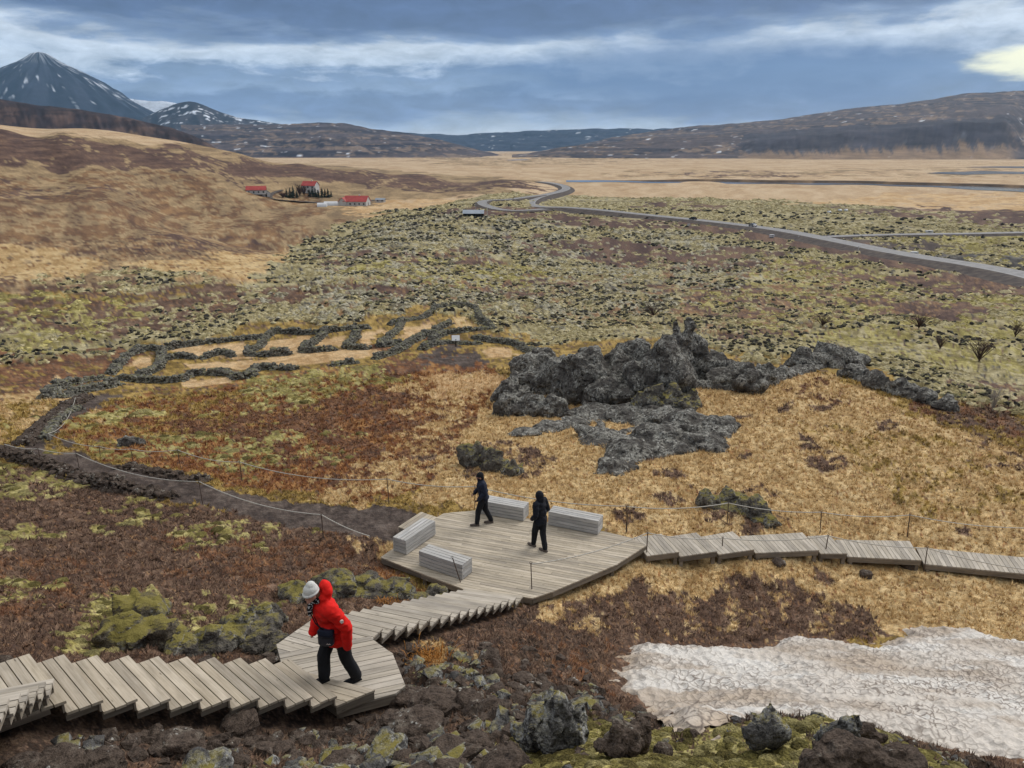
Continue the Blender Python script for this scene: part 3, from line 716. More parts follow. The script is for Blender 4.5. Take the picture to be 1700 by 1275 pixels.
# cone mountain: real surface of revolution with ribs
def cone(name, px, py, Yc, prof, seed, snow_h, squash=1.0, zb=-20):
    p = at_y(px, py, Yc); h = p[2]; rr = np.array([q[0] for q in prof]); dd = np.array([q[1] for q in prof])
    r = np.concatenate([np.linspace(0, rr[-1], 100)]); a = np.linspace(0, 2*math.pi, 300, endpoint=False)
    Rg, A = np.meshgrid(r, a, indexing='ij')
    z = h-np.interp(Rg, rr, dd)
    xg = p[0]+Rg*np.cos(A); yg = p[1]+Rg*np.sin(A)*squash
    rib = ridge2(np.cos(A)*4.2+seed+Rg/900, np.sin(A)*4.2+Rg/900, 3, seed)-.55
    z = z + rib*60*np.clip(Rg/500, 0, 1) + (fbm2(xg/180, yg/180, 4, seed+2)-.5)*50*np.clip(Rg/200, .1, 1)
    V = np.stack([xg, yg, z], -1).reshape(-1, 3)
    me = fast_mesh(name, V, grid_faces(len(r), len(a), True), M['mountain'], True)
    n = fbm2(A.ravel()*9+Rg.ravel()/500, Rg.ravel()/260, 4, seed+4, .6); zz_ = z.ravel(); n_ = fbm2(xg.ravel()/110, yg.ravel()/110, 4, seed+6, .6)
    c = mixc(cA(34, 42, 58), cA(58, 64, 80), ss(.35, .7, n))  # dark rock tones with the blue tint of distance haze painted in
    hh = (zz_-h)/h
    stk = ridge2(A.ravel()*15+Rg.ravel()/900+n_*1.0, Rg.ravel()/520+n_*.9, 3, seed+8)
    sn = np.clip(ss(.86, .93, stk*.75+n_*.34 + ss(-.9, -.05, hh)*.07)*.8 + ss(-.16, .0, hh)*ss(.42, .6, n)*.7, 0, 1)
    set_col(me, mixc(c, SNOW, sn)); return tag(obj(name, me), kind='structure')
cone('cone_mountain', 64, 86, 7500, [(0, 0), (60, 12), (180, 95), (380, 200), (675, 380), (967, 560), (1377, 700), (2000, 800), (2700, 900), (3300, 960)], 21, .05)
def col_snowy(T, XS, V, pf):
    n = fbm2(XS/9, T*7, 4, 14)
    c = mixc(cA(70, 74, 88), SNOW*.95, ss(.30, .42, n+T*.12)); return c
mtn('snow_ridge', [(120,150),(185,158),(230,166),(280,169),(330,182),(380,200),(430,214)], 9600, 8400, col_snowy, rough=40, seed=31, rowsn=50)
def col_dark(T, XS, V, pf):
    n = fbm2(XS/6, T*9, 4, 24); m = fbm2(XS/11, T*40, 3, 29)
    c = mixc(cA(44, 48, 58), cA(78, 76, 82), ss(.3, .7, n)); return mixc(c, SNOW, ss(.66, .72, .35*n+.65*m+.05*T)*(T > .2))
mtn('dark_peak', [(215,205),(250,190),(285,175),(306,168),(320,167),(335,173),(360,184),(400,196),(470,206),(540,214),(640,222)], 6500, 5200, col_dark, rough=26, seed=41, prof=lambda T, XS: np.minimum(T, 1)**1.3, rowsn=80)
def col_band(seed, base, dark, pale, snow=0.0, cliff=None):
    def f(T, XS, V, pf):
        s1, s2 = strata(V, XS, T, seed); n = fbm2(XS/13, T*10, 4, seed+3); m = fbm2(XS/4.5, T*30, 3, seed+5)
        c = mixc(base, dark, ss(.42, .68, .5*s1+.3*s2+.2*n)); c = mixc(c, pale, ss(.52, .64, .3*s2+.35*n+.35*fbm2(XS/9+T*14, T*26, 3, seed+25))*.85); c = c*(.72+.56*fbm2(XS/3.5, T*40, 3, seed+35))[:, None]
        if snow is not None: c = mixc(c, SNOW*.9, ss(.72, .76, .62*fbm2(XS/16, T*55, 3, seed+15)+.38*n+snow*T))
        if cliff is not None:
            k, talus = cliff(T, XS, pf, n, m); c = mixc(c, cA(74, 73, 82)*(.40+.55*s2+.35*m+.35*fbm2(XS/2.4+pf*3, pf*6, 3, seed+61))[:, None], k*.92); c = mixc(c, cA(168, 140, 110), talus)
        return c
    return f
def terr(T, XS):
    Tm = np.minimum(T, 1); k = 7; s = Tm*k+.25*np.sin(XS/70); return np.clip(.6*Tm+.4*((np.floor(s)+ss(.55, .95, s-np.floor(s)))/k), 0, 1)
mtn('plateau_hills', [(300,206),(360,205),(420,207),(480,206),(540,203),(580,206),(620,214),(680,222),(740,233),(790,247),(850,262)], 4500, 2900, col_band(51, cA(94, 85, 87), cA(52, 51, 62), cA(142, 123, 107), .01), prof=terr, rough=12, seed=51)
mtn('far_hills', [(560,212),(640,217),(700,222),(760,223),(830,219),(900,217),(960,214),(1030,213),(1090,214),(1150,212),(1250,202),(1330,198)], 9600, 7800, col_band(61, cA(48, 56, 74), cA(34, 42, 60), cA(66, 70, 84), .02), prof=terr, rough=30, seed=61, rowsn=60)  # base colours carry painted haze blue on top of the haze volume
def cl6(T, XS, pf, n, m):
    on = ss(1190, 1260, XS)*(1-ss(1675, 1720, XS)); lo = .12; top = .44+.05*np.sin(XS/90)
    k = on*ss(lo-.10, lo-.02, pf+(m-.5)*.10)*(1-ss(top, top+.035, pf+(n-.5)*.08))
    tal = on*(1-ss(.07, .16, pf+(fbm2(XS/6+pf*14, T*2, 4, 88, .6)-.5)*.20)); return k, tal*.75
def prof6(T, XS):
    Tm = np.minimum(T, 1); on = ss(1170, 1260, XS)*(1-ss(1675, 1720, XS)); a = terr(T, XS)
    b = np.interp(Tm, [0, .10, .17, .24, 1], [0, .13, .36, .42, 1]); return a*(1-on)+(.75*b+.25*np.maximum(a, b*.9))*on
mtn('right_hills', [(900,262),(930,250),(985,235),(1040,224),(1100,216),(1150,209),(1200,206),(1250,202),(1300,197),(1350,190),(1400,182),(1450,176),(1500,172),(1550,165),(1600,154),(1640,153),(1700,149),(1800,140),(2050,132)], 4800, [3600,3500,3400,3300,3100,3000,2850,2700,2600,2500,2500,2500,2500,2500,2500,2500,2500,2500,2500], col_band(71, cA(98, 90, 92), cA(58, 56, 66), cA(150, 130, 112), .0, cl6), prof=prof6, rough=11, seed=71, rowsn=90)
mtn('shoulder_hills', [(850,258),(900,250),(940,243),(990,238),(1060,231),(1120,226),(1200,222),(1260,226),(1330,246)], 3600, [3000,2900,2850,2800,2750,2700,2650,2650,2650], col_band(81, cA(98, 88, 88), cA(60, 57, 64), cA(144, 124, 106)), prof=terr, rough=7, seed=81, rowsn=60)

# ------------------------------------------------------------------ roads, river
def spline(P, step):
    P = np.array(P, float); Q = np.vstack([2*P[0]-P[1], P, 2*P[-1]-P[-2]]); out = []
    for i in range(1, len(Q)-2):
        n = max(2, int(np.linalg.norm(Q[i+1]-Q[i])/step)); t = np.linspace(0, 1, n, endpoint=False)[:, None]
        a, b, c, d = Q[i-1], Q[i], Q[i+1], Q[i+2]
        out.append(.5*((2*b)+(c-a)*t+(2*a-5*b+4*c-d)*t*t+(3*b-a-3*c+d)*t**3))
    return np.vstack(out+[P[-1:]])
def ribbon(name, path, prof, mats, smooth_z=25, lift=.25, zfun=None):
    """prof = [(offset, drop, material index of the strip to the right)]"""
    d = np.gradient(path[:, :2], axis=0); d /= np.linalg.norm(d, axis=1)[:, None]; nrm = np.stack([-d[:, 1], d[:, 0]], 1)
    z = zfun(path) if zfun else gz(path[:, 0], path[:, 1]); k = smooth_z
    z = np.convolve(np.pad(z, k, mode='edge'), np.ones(2*k+1)/(2*k+1), 'valid') + lift
    V = []; m = len(prof)
    for o_, dr, _ in prof: V.append(np.column_stack([path[:, 0]-nrm[:, 0]*o_, path[:, 1]-nrm[:, 1]*o_, z-dr]))
    V = np.stack(V, 1).reshape(-1, 3); Fc = grid_faces(len(path), m)
    me = fast_mesh(name, V, Fc, None, False)
    for mm in mats: me.materials.append(mm)
    mi = np.tile([p[2] for p in prof[:-1]], len(path)-1).astype(np.int32); me.polygons.foreach_set('material_index', mi)
    return tag(obj(name, me), kind='structure')
M['asphalt'] = noise_mat('asphalt', (al(128, 126, 126), al(150, 148, 147), al(168, 165, 163)), .6, .85, .3, .2, .01)
M['verge'] = noise_mat('gravel_verge', (al(76, 70, 68), al(96, 88, 84), al(118, 108, 98)), .5, .95, .1, .5, .05)
M['paint'] = noise_mat('road_paint', (al(196, 196, 192), al(220, 220, 216)), 2.0, .7, .3, 0)
RPX = [(1960,520),(1800,489),(1700,466),(1600,446),(1500,427),(1400,407),(1300,388),(1200,373),(1100,362.5),(1000,354.5),(940,350),(900,345),(880,339),(884,332),(905,325.5),(930,320),(940,315),(934,309.5),(915,305),(895,303)]
road_w = spline([hit(x, y)[:2] for x, y in RPX], 4.0)
ribbon('road', road_w, [(-17, 3.4, 1), (-4.8, .12, 1), (-3.6, 0, 0), (-3.42, 0, 2), (-3.27, 0, 0), (3.27, 0, 2), (3.42, 0, 0), (3.6, 0, 1), (4.6, .12, 1), (11, 2.6, 1)], [M['asphalt'], M['verge'], M['paint']], 18, 1.0)
def gpath(pp, step): return spline([hit(x, y)[:2] for x, y in pp], step)
ribbon('side_road', gpath([(1345,397),(1400,394.5),(1480,392),(1570,391),(1700,389)], 4), [(-5, 1.2, 1), (-2.6, 0, 0), (2.6, 0, 1), (5, 1.2, 1)], [M['asphalt'], M['verge']], 8, .8)
ribbon('parking_loop', gpath([(905,350),(880,351),(850,351),(825,348),(806,343),(800,338),(812,334),(850,332),(900,326)], 4), [(-5, .8, 1), (-3, 0, 0), (3, 0, 1), (5, .8, 1)], [M['asphalt'], M['verge']], 6, .8)
ribbon('farm_track', gpath([(640,331),(560,337),(500,336),(455,331),(446,326),(452,320),(466,315)], 4), [(-2.4, .3, 0), (-1.6, 0, 0), (1.6, 0, 0), (2.4, .3, 0)], [M['verge']], 4, .3)
# river and pools: water a little below its banks
m, t, b = mat_new('river_water', .12, .5); geo = t.new('ShaderNodeNewGeometry')
t.link(t.ramp(t.noise(geo.outputs['Position'], .02, 4), [(.3, al(90, 98, 108)), (.7, al(128, 136, 146))]), b.inputs['Base Color']); bump(t, b, t.noise(geo.outputs['Position'], .5, 4), .15, .1); M['water'] = m
M['bank'] = noise_mat('river_bank', (al(74, 64, 58), al(104, 88, 74), al(150, 124, 96)), .05, .95, .1, .4, .2)
def flat_poly(name, P, z, mat, kind='structure'):
    w_ = [at_z(x, y, z) for x, y in P]; return tag(obj(name, mesh_from(name, w_, [tuple(range(len(w_)))], mat)), kind=kind)
ZW = PLAIN+.35
upx = np.linspace(940, 1960, 60)
uy = np.interp(upx, [940, 1200, 1450, 1700, 1960], [299.5, 301.5, 304.5, 311.5, 320]); ly = np.interp(upx, [940, 1200, 1450, 1550, 1700, 1960], [301.5, 304.5, 307, 311, 319, 333])
uy = uy+.5*np.sin(upx/33.); ly = ly+.5*np.sin(upx/21.)
V = [at_z(x, y, ZW) for x, y in zip(upx, uy)]+[at_z(x, y, ZW) for x, y in zip(upx, ly)]; n = len(upx)
tag(obj('river', mesh_from('river', V, [(n+i, n+i+1, i+1, i) for i in range(n-1)], M['water'])), kind='structure')
bpath = spline([at_z(x, y, ZW)[:2]*1.0 for x, y in zip(upx[::4], uy[::4])], 8.0)
ribbon('river_bank', bpath, [(3, .3, 0), (-1.5, -1.7, 0), (-9, -1.9, 0), (-30, .5, 0)], [M['bank']], 2, .3, lambda p: np.full(len(p), ZW)+ (fbm2(p[:, 0]/30, p[:, 1]/30, 3, 9)-.5)*1.4 - 2.6*(1-ss(0, 160, np.hypot(p[:, 0]-p[0, 0], p[:, 1]-p[0, 1]))))
flat_poly('river_pool', [(1538,287.5),(1560,285.6),(1600,285),(1625,283.5),(1690,285),(1760,286),(1700,289),(1650,288.5),(1600,290)], ZW, M['water'])
flat_poly('river_pool', [(1600,277.4),(1660,276),(1760,276.5),(1780,279),(1690,279)], ZW, M['water'])
flat_poly('river_pool', [(838,265.5),(870,264.6),(880,265.4),(850,266.2)], ZW, M['water'])
# haze
hz = []
x0, x1, y0, y1, z0, z1 = -11600., 11600., -11600., 11700., PLAIN-40, 1100.
hv = [(x, y, z) for x in (x0, x1) for y in (y0, y1) for z in (z0, z1)]
hme = mesh_from('haze', hv, [(0,1,3,2),(4,6,7,5),(0,4,5,1),(2,3,7,6),(0,2,6,4),(1,5,7,3)])
hm = bpy.data.materials.new('haze_air'); hm.use_nodes = True; t = NT(hm.node_tree); t.n.clear()
o_ = t.new('ShaderNodeOutputMaterial'); v_ = t.new('ShaderNodeVolumePrincipled'); v_.inputs['Color'].default_value = (.42, .70, 1, 1); v_.inputs['Density'].default_value = 3.8e-5; v_.inputs['Anisotropy'].default_value = 0.0
t.link(v_.outputs[0], o_.inputs['Volume']); hme.materials.append(hm); tag(obj('haze', hme), kind='stuff')
# ------------------------------------------------------------------ board walk
def base_of(poly, z): c = np.mean(np.array(poly), 0); return (c[0], c[1], z)
def fascia(poly, z, parent, skip=(), inset=.03, h=.14, th=.04):
    c = np.mean(np.array(poly), 0); n = len(poly)
    P = [np.array(p)+(c-np.array(p))/np.linalg.norm(c-np.array(p))*inset for p in poly]
    for i in range(n):
        if i in skip: continue
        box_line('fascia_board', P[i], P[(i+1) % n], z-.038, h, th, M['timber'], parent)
def posts_under(poly, z, parent, every=1, inset=.12):
    c = np.mean(np.array(poly), 0)
    for i in range(0, len(poly), every):
        p = np.array(poly[i]); p = p+(c-p)/np.linalg.norm(c-p)*inset; g_ = gz(p[0], p[1])[0]
        if z-.18 > g_-.05:
            s = .05; prism('support_post', [(p[0]-s, p[1]-s), (p[0]+s, p[1]-s), (p[0]+s, p[1]+s), (p[0]-s, p[1]+s)], g_-.2, z-.18, M['timber'], parent)
# platform
pf = empty('viewing_platform', base_of(plat_poly, PLAT), 'large weathered timber platform carrying four box benches', 'platform')
dpl = tuple(u2(pz(750, 880, PLAT), pz(950, 913.5, PLAT)))
boards(plat_poly, PLAT, dpl, .118, pf, M['plank_new'], maxlen=3.6)
fascia(plat_poly, PLAT, pf); posts_under(plat_poly, PLAT, pf)
boards(strip_poly, PLAT-.14, tuple(u2(strip_poly[0], strip_poly[1])), .12, pf, M['plank'])
rp = empty('entry_ramp', base_of(ramp_poly, PLAT-.16), 'short tan timber ramp from the earth path up to the platform', 'ramp')
boards(ramp_poly, PLAT-.05, tuple(u2(ramp_poly[0], ramp_poly[1])), .12, rp, M['plank_new']); fascia(ramp_poly, PLAT-.05, rp)
def flight(name, label, A, B, zs, nb, going_back, mat, extra_top=False):
    """steps with noses A[k]-B[k] at height zs[k]; tread reaches back to the nose before"""
    root = empty(name, (*((A[0]+B[0])/2), zs[-1]), label, 'stairs')
    for k in range(len(A)):
        a1, b1 = A[k], B[k]
        if k == 0: a0, b0 = a1-going_back*u2(A[0], A[1]), b1-going_back*u2(B[0], B[1])
        else: a0, b0 = A[k-1], B[k-1]
        ov = .028*u2(a0, a1)
        poly = [tuple(a0-ov*.0), tuple(a1+ov), tuple(b1+ov), tuple(b0-ov*.0)]
        st = empty('step', Vector((*((a0+a1+b0+b1)/4), zs[k]))-Vector(root.location)); st.parent = root
        d = u2(b1, a1); wdt = np.linalg.norm(a1-a0); nbk = nb if k or going_back < .6 else round(going_back/.125)
        n = (-d[1], d[0])
        # planks fan with the step: interpolate between the back and the front edge
        for i in range(nbk):
            t0, t1 = i/nbk, (i+1)/nbk
            g_ = .006
            pa0, pa1 = lerp(poly[0], poly[1], t0+g_/wdt), lerp(poly[0], poly[1], t1-g_/wdt)
            pb0, pb1 = lerp(poly[3], poly[2], t0+g_/wdt), lerp(poly[3], poly[2], t1-g_/wdt)
            jit = random.uniform(-.008, .008)*d
            prism('plank', [tuple(pa0+jit), tuple(pa1+jit), tuple(pb1), tuple(pb0)], zs[k]-.036, zs[k], mat, st, math.atan2(d[1], d[0]), random.uniform(-.002, .002))
        if k < len(zs)-1 or True:
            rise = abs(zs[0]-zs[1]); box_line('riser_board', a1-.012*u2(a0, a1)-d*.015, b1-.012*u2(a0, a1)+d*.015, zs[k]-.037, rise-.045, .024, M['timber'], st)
        for e0, e1, sg in ((a0, a1, -1), (b0, b1, 1)):
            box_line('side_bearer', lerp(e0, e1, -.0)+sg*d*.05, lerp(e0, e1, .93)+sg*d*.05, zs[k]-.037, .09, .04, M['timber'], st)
    return root
flB = flight('staircase', 'straight timber stairs with broad plank treads running left from the bend landing', NB, FB, [TOP0-R1*k for k in range(10)], 3, 1.9, M['plank_new'])
# wedge tread below the flight
wedge = [tuple(NB[9]), tuple(pz(623, 1145, LAND+R1)), tuple(pz(503, 1114, LAND+R1)), tuple(FB[9])]
st = empty('step', Vector(base_of(wedge, LAND+R1))-Vector(flB.location)); st.parent = flB
boards(wedge, LAND+R1, tuple(u2(wedge[2], wedge[1])), .118, st, M['plank_new']); fascia(wedge, LAND+R1, st, skip=(3,), h=.12)
RA2 = [RA[k] for k in range(10)][::-1]; LA2 = [q+wa for q in RA2]
flA = flight('staircase', 'timber stairs climbing towards the viewer at the lower left corner', RA2, LA2, [TOP0+R1*(k+1) for k in range(10)][::-1], 3, .35, M['plank'])
ld = empty('stair_landing', base_of(land_poly, LAND), 'timber landing at the bend of the stairs under the person in red', 'landing')
LP = [np.array(p) for p in land_poly]
split_n = tuple(np.array([-u2(pz(463, 1086, LAND), pz(615, 1056, LAND))[1], u2(pz(463, 1086, LAND), pz(615, 1056, LAND))[0]])); split_d = float(np.dot(pz(463, 1086, LAND), split_n))
up_poly = poly_clip(land_poly, split_n, split_d+.003, False); lo_poly = poly_clip(land_poly, split_n, split_d-.003, True)
boards(up_poly, LAND, tuple(u2(LC[0], RC[0])), .118, ld, M['plank'])
boards(lo_poly, LAND, tuple(u2(pz(555, 1121, LAND), pz(665, 1098, LAND))), .118, ld, M['plank'])
fascia(land_poly, LAND, ld, skip=(1,)); posts_under(land_poly, LAND, ld)
flC = flight('staircase', 'long timber flight dropping from the bend landing to the viewing platform', RC[1:], LC[1:], [LAND-R2*(k+1) for k in range(16)], 3, np.linalg.norm(RC[1]-RC[0]), M['plank'])
# stepped walkway to the right
WL = ['first short walkway deck beside the platform', 'second walkway deck from the platform', 'third walkway deck from the platform', 'long fourth walkway deck in the middle of the stepped boardwalk',
      'short fifth walkway deck right of the long middle one', 'wide sixth walkway deck before the last drop', 'last long walkway deck running out of the picture at right']
for (p, z), lb in zip(WALK, WL):
    wk = empty('walkway_deck', base_of(p, z), lb, 'walkway', 'decks of the stepped boardwalk')
    dd = tuple(u2(lerp(p[0], p[1], .5), lerp(p[3], p[2], .5)))
    pl = [tuple(q) for q in p]; boards(pl, z, dd, .128, wk, M['plank']); fascia(pl, z, wk); posts_under(pl, z, wk)
# benches
def bench(label, A, B, depth_dir):
    a, b = pz(*A, PLAT), pz(*B, PLAT); d = u2(a, b); L_ = np.linalg.norm(b-a); n = np.array([-d[1], d[0]])
    if np.dot(n, depth_dir) < 0: n = -n
    D, Hh = .47, .45; root = empty('box_bench', (*((a+b)/2+n*D/2), PLAT), label, 'bench', 'box benches on the platform'); ang = math.atan2(d[1], d[0])
    def q(u0, u1, v0, v1): return [tuple(a+d*u0+n*v0), tuple(a+d*u1+n*v0), tuple(a+d*u1+n*v1), tuple(a+d*u0+n*v1)]
    for i in range(4):                       # top planks
        prism('top_plank', q(0, L_, i*D/4+.009, (i+1)*D/4-.009), PLAT+Hh-.03, PLAT+Hh, M['bench'], root, ang, random.uniform(-.002, .002))
    hh = (Hh-.035)/4
    for i in range(4):
        z0, z1 = PLAT+.012+i*hh+.008, PLAT+.012+(i+1)*hh-.008
        prism('front_plank', q(0.0, L_, .004, .03), z0, z1, M['bench'], root, ang); prism('back_plank', q(0, L_, D-.03, D-.004), z0, z1, M['bench'], root, ang)
        for u0, u1 in ((.003, .028), (L_-.028, L_-.003)):
            prism('end_plank', q(u0, u1, .033, D-.033), z0, z1, M['bench'], root, ang+math.pi/2)
    prism('inner_frame', q(.04, L_-.04, .04, D-.04), PLAT+.004, PLAT+Hh-.04, M['timber'], root, ang)
    return root
bench('silvery box bench at the back behind the left walker', (797, 853), (869, 866), (0, 1))
bench('silvery box bench behind and right of the hooded walker', (910, 872), (992.7, 888.5), (0, 1))
bench('silvery box bench beside the ramp on the left platform edge', (675, 922), (723.5, 888), (-1, 0))
bench('silvery box bench nearest the stairs at the front of the platform', (696, 939.5), (767.5, 963.6), (0, 1))
# ------------------------------------------------------------------ rope fences
M['steel'] = noise_mat('rusty_steel', (al(70, 58, 52), al(96, 78, 66), al(112, 100, 92)), 6, .7, .4, .2, .003)
M['rope'] = noise_mat('pale_rope', (al(196, 190, 178), al(226, 222, 212)), 20, .9, .1, .3, .003)
def tube(P, r, sides=6):
    P = np.array(P, float); n = len(P); t = np.gradient(P, axis=0); t /= np.linalg.norm(t, axis=1)[:, None]
    up = np.tile([0, 0, 1.], (n, 1)); up[np.abs(t[:, 2]) > .9] = (1, 0, 0)
    a = np.cross(t, up); a /= np.linalg.norm(a, axis=1)[:, None]; b = np.cross(a, t)
    th = np.linspace(0, 2*math.pi, sides, endpoint=False); r = np.broadcast_to(r, (n,))
    V = P[:, None]+r[:, None, None]*(np.cos(th)[None, :, None]*a[:, None]+np.sin(th)[None, :, None]*b[:, None])
    F_ = [tuple(f) for f in grid_faces(n, sides, True)]+[tuple(range(sides))[::-1], tuple(range((n-1)*sides, n*sides))]
    return V.reshape(-1, 3), F_
def rope_fence(label, spots, rr=.0135, pr=.016, on_deck=None):
    """spots: (px, py of foot, height, post?) """
    W_ = []
    for i, s in enumerate(spots):
        px, py, h = s[:3]; z = s[4] if len(s) > 4 else None
        q = np.append(pz(px, py, z), z) if z is not None else ghit(px, py)
        W_.append((q, h, s[3]))
    root = empty('rope_fence', tuple(W_[0][0]), label, 'rope fence'); pl = np.array(root.location)
    tops = []
    for q, h, post in W_:
        lean = np.array([random.uniform(-.05, .05), random.uniform(-.05, .05), 0])
        tp = q+np.array([0, 0, h])+lean; tops.append(tp)
        if post:
            V, Fc = tube([q-[0, 0, .25]-pl, tp+[0, 0, .03]-pl], [pr, pr*.9]); po = obj('post', mesh_from('post', V, Fc, M['steel']), root)
            th = np.linspace(0, 2*math.pi, 9); V, Fc = tube([(.035*math.cos(x), 0, .035*math.sin(x)+.04) for x in th], .006, 5); obj('eyelet', mesh_from('eyelet', V, Fc, M['steel']), po, tuple(tp-pl))
    P = []
    for a, b in zip(tops[:-1], tops[1:]):
        L_ = np.linalg.norm(b-a)
        for t in np.linspace(0, 1, 14, endpoint=False): P.append(lerp(a, b, t)-[0, 0, 4*t*(1-t)*L_*.035])
    P.append(tops[-1]); V, Fc = tube(np.array(P)-pl, rr); obj('rope', mesh_from('rope', V, Fc, M['rope'], True), root)
rope_fence('rope fence along the near side of the dark earth path', [(12,765,.75,1),(70,775,.8,1),(133,782,.8,1),(337,838,.85,1),(537,893,.75,1),(615,918,.5,0)])
rope_fence('rope fence along the far side of the dark earth path to the platform', [(128,672,.5,1),(84,735,.5,1),(166,757,.45,1),(222,766,.6,1),(300,776,.8,1),(402,800,.85,1),(646,836,.9,1),(788,846,.8,1),(1040,884,.9,1)])
rope_fence('rope fence behind the stepped boardwalk on the grass slope', [(1040,886,.9,1),(1207,871,.75,1),(1362,886,.75,1),(1506,893,.8,1),(1720,915,.8,1)])
rope_fence('rope fence in front of the platform and stepped boardwalk', [(884,993,.95,1),(1073,931,.85,1),(1198,924,.6,1),(1368,926,.75,1),(1534,950,.8,1),(1740,992,.8,1)])
ps = empty('leaning_post', (*pz(770, 977, PLAT-.18), PLAT-.3), 'lone thin steel post leaning left at the top of the long flight', 'post')
V, Fc = tube([(0, 0, 0), (-.28, .05, 1.0)], .014); obj('shaft', mesh_from('shaft', V, Fc, M['steel']), ps)
th = np.linspace(0, 2*math.pi, 9); V, Fc = tube([(.03*math.cos(x)-.29, .05, .03*math.sin(x)+1.02) for x in th], .006, 5); obj('eyelet', mesh_from('eyelet', V, Fc, M['steel']), ps)

# ------------------------------------------------------------------ snow patch
SN = [(1000,1138),(1012,1090),(1025,1060),(1048,1052),(1090,1062),(1140,1063),(1215,1070),(1262,1058),(1300,1050),(1380,1056),(1440,1068),(1448,1052),(1470,1036),(1510,1030),(1580,1040),(1640,1052),(1720,1064),(1900,1090),(1950,1300),(1700,1320),(1520,1250),(1300,1252),(1180,1235),(1100,1192),(1040,1160)]
snow_w = [tuple(hit(x, min(y, 1262))[:2]) if y < 1240 else tuple(at_z(x, min(y, 1300), -8.6)[:2]) for x, y in SN]
sx = np.array(snow_w); gx = np.arange(sx[:, 0].min()-.3, sx[:, 0].max()+.3, .05); gy = np.arange(sx[:, 1].min()-.3, sx[:, 1].max()+.3, .05)
SX, SY = np.meshgrid(gx, gy); sxx, syy = SX.ravel(), SY.ravel()
sdist = -pdist(sxx+(fbm2(sxx*1.7, syy*1.7, 3, 3)-.5)*.5, syy+(fbm2(sxx*1.7, syy*1.7+9, 3, 4)-.5)*.5, snow_w)
def worley(x, y, seed):
    xi, yi = np.floor(x), np.floor(y); f1 = np.full(x.shape, 9.); f2 = np.full(x.shape, 9.)
    for a in (-1, 0, 1):
        for b_ in (-1, 0, 1):
            ix = (xi+a).astype(np.int64) & 0xffffff; iy = (yi+b_).astype(np.int64) & 0xffffff; zz_ = np.zeros_like(ix)
            dx = xi+a+_h(ix, iy, zz_, seed)-x; dy = yi+b_+_h(ix, iy, zz_, seed+1)-y; d = np.hypot(dx, dy)
            f2 = np.where(d < f1, f1, np.minimum(f2, d)); f1 = np.minimum(f1, d)
    return f1, f2
wx_ = sxx+(fbm2(sxx*3, syy*3, 2, 5)-.5)*.14; wy_ = syy+(fbm2(sxx*3, syy*3+5, 2, 6)-.5)*.14
f1, f2 = worley(wx_/.25, wy_/.25, 12); edge = f2-f1
f1b, f2b = worley(wx_/.13, wy_/.13, 22); edgeb = f2b-f1b
zs_ = h0(sxx, syy) + .02 + .30*ss(0, .9, sdist) - .10 + (fbm2(sxx/1.6, syy/1.6, 3, 8)-.5)*.22 - .05*np.clip(1-edge/.45, 0, 1)**1.5*.0 + (-.055*(1-np.clip(f1/.6, 0, 1)**2)+.025*np.clip(1-edge/.2, 0, 1))
sl = fbm2(sxx/3.0+syy/2.4, syy*1.6-sxx*.28, 3, 44)
smooth_band = ss(.57, .64, sl)
zs_ += -.01*smooth_band
ok_ = sdist > 0
keepv = ok_; nyg, nxg = SX.shape; Fq = grid_faces(nyg, nxg); Fq = Fq[keepv[Fq].all(1)]
used = np.unique(Fq); remap = -np.ones(len(sxx), int); remap[used] = np.arange(len(used)); Fq = remap[Fq]
dirt_n = fbm2(sxx/1.8, syy/1.2, 4, 71); crack = np.clip(1-edge/.17, 0, 1)*(1-smooth_band)*(.25+.75*ss(.35, .62, fbm2(sxx/1.3, syy/1.3, 3, 73)))
cs = mixc(np.array([.58, .53, .47]), np.array([.41, .34, .27]), ss(.38, .68, dirt_n)*.8)
cs = mixc(cs, np.array([.68, .66, .62]), smooth_band*.6)
cs = mixc(cs, np.array([.42, .31, .20]), ss(.5, .05, sdist)*.7 + ss(.62, .75, dirt_n)*.3)
Vs = np.stack([sxx, syy, zs_], 1)[used]
sme = fast_mesh('snow_patch', Vs, Fq, None, True); set_col(sme, cs[used])
m, t, b = mat_new('old_snow', .6, .3); a_ = t.new('ShaderNodeAttribute', attribute_name='Col'); geo = t.new('ShaderNodeNewGeometry')
nn_ = t.noise(geo.outputs['Position'], 30, 4, .6)
wv = t.new('ShaderNodeVectorMath', operation='MULTIPLY_ADD'); t.link(t.noise(geo.outputs['Position'], 3.0, 3, .6, out=1), wv.inputs[0]); wv.inputs[1].default_value = (.16, .16, .0); t.link(geo.outputs['Position'], wv.inputs[2])
fl2 = t.mapping(wv.outputs[0], (1, 1, 0))
vo = t.new('ShaderNodeTexVoronoi', feature='DISTANCE_TO_EDGE'); t.link(fl2, vo.inputs['Vector']); vo.inputs['Scale'].default_value = 7.0
vo2 = t.new('ShaderNodeTexVoronoi', feature='F1'); t.link(fl2, vo2.inputs['Vector']); vo2.inputs['Scale'].default_value = 7.0
patch = t.maprange(t.noise(geo.outputs['Position'], .55, 4, .6), .34, .58, .15, 1.0); streak = t.noise(t.mapping(geo.outputs['Position'], (.35, 1.9, 1), (0, 0, 0), (0, 0, .12)), 1.0, 3, .5)
ck = t.math('MULTIPLY', t.math('MULTIPLY', t.maprange(vo.outputs['Distance'], .11, .02), patch), t.maprange(streak, .60, .53))
cc = t.mix(t.math('MULTIPLY', ck, .9), t.mix(1.0, a_.outputs['Color'], t.ramp(nn_, [(.3, .84), (.7, 1.1)]), 'MULTIPLY'), (.16, .125, .10))
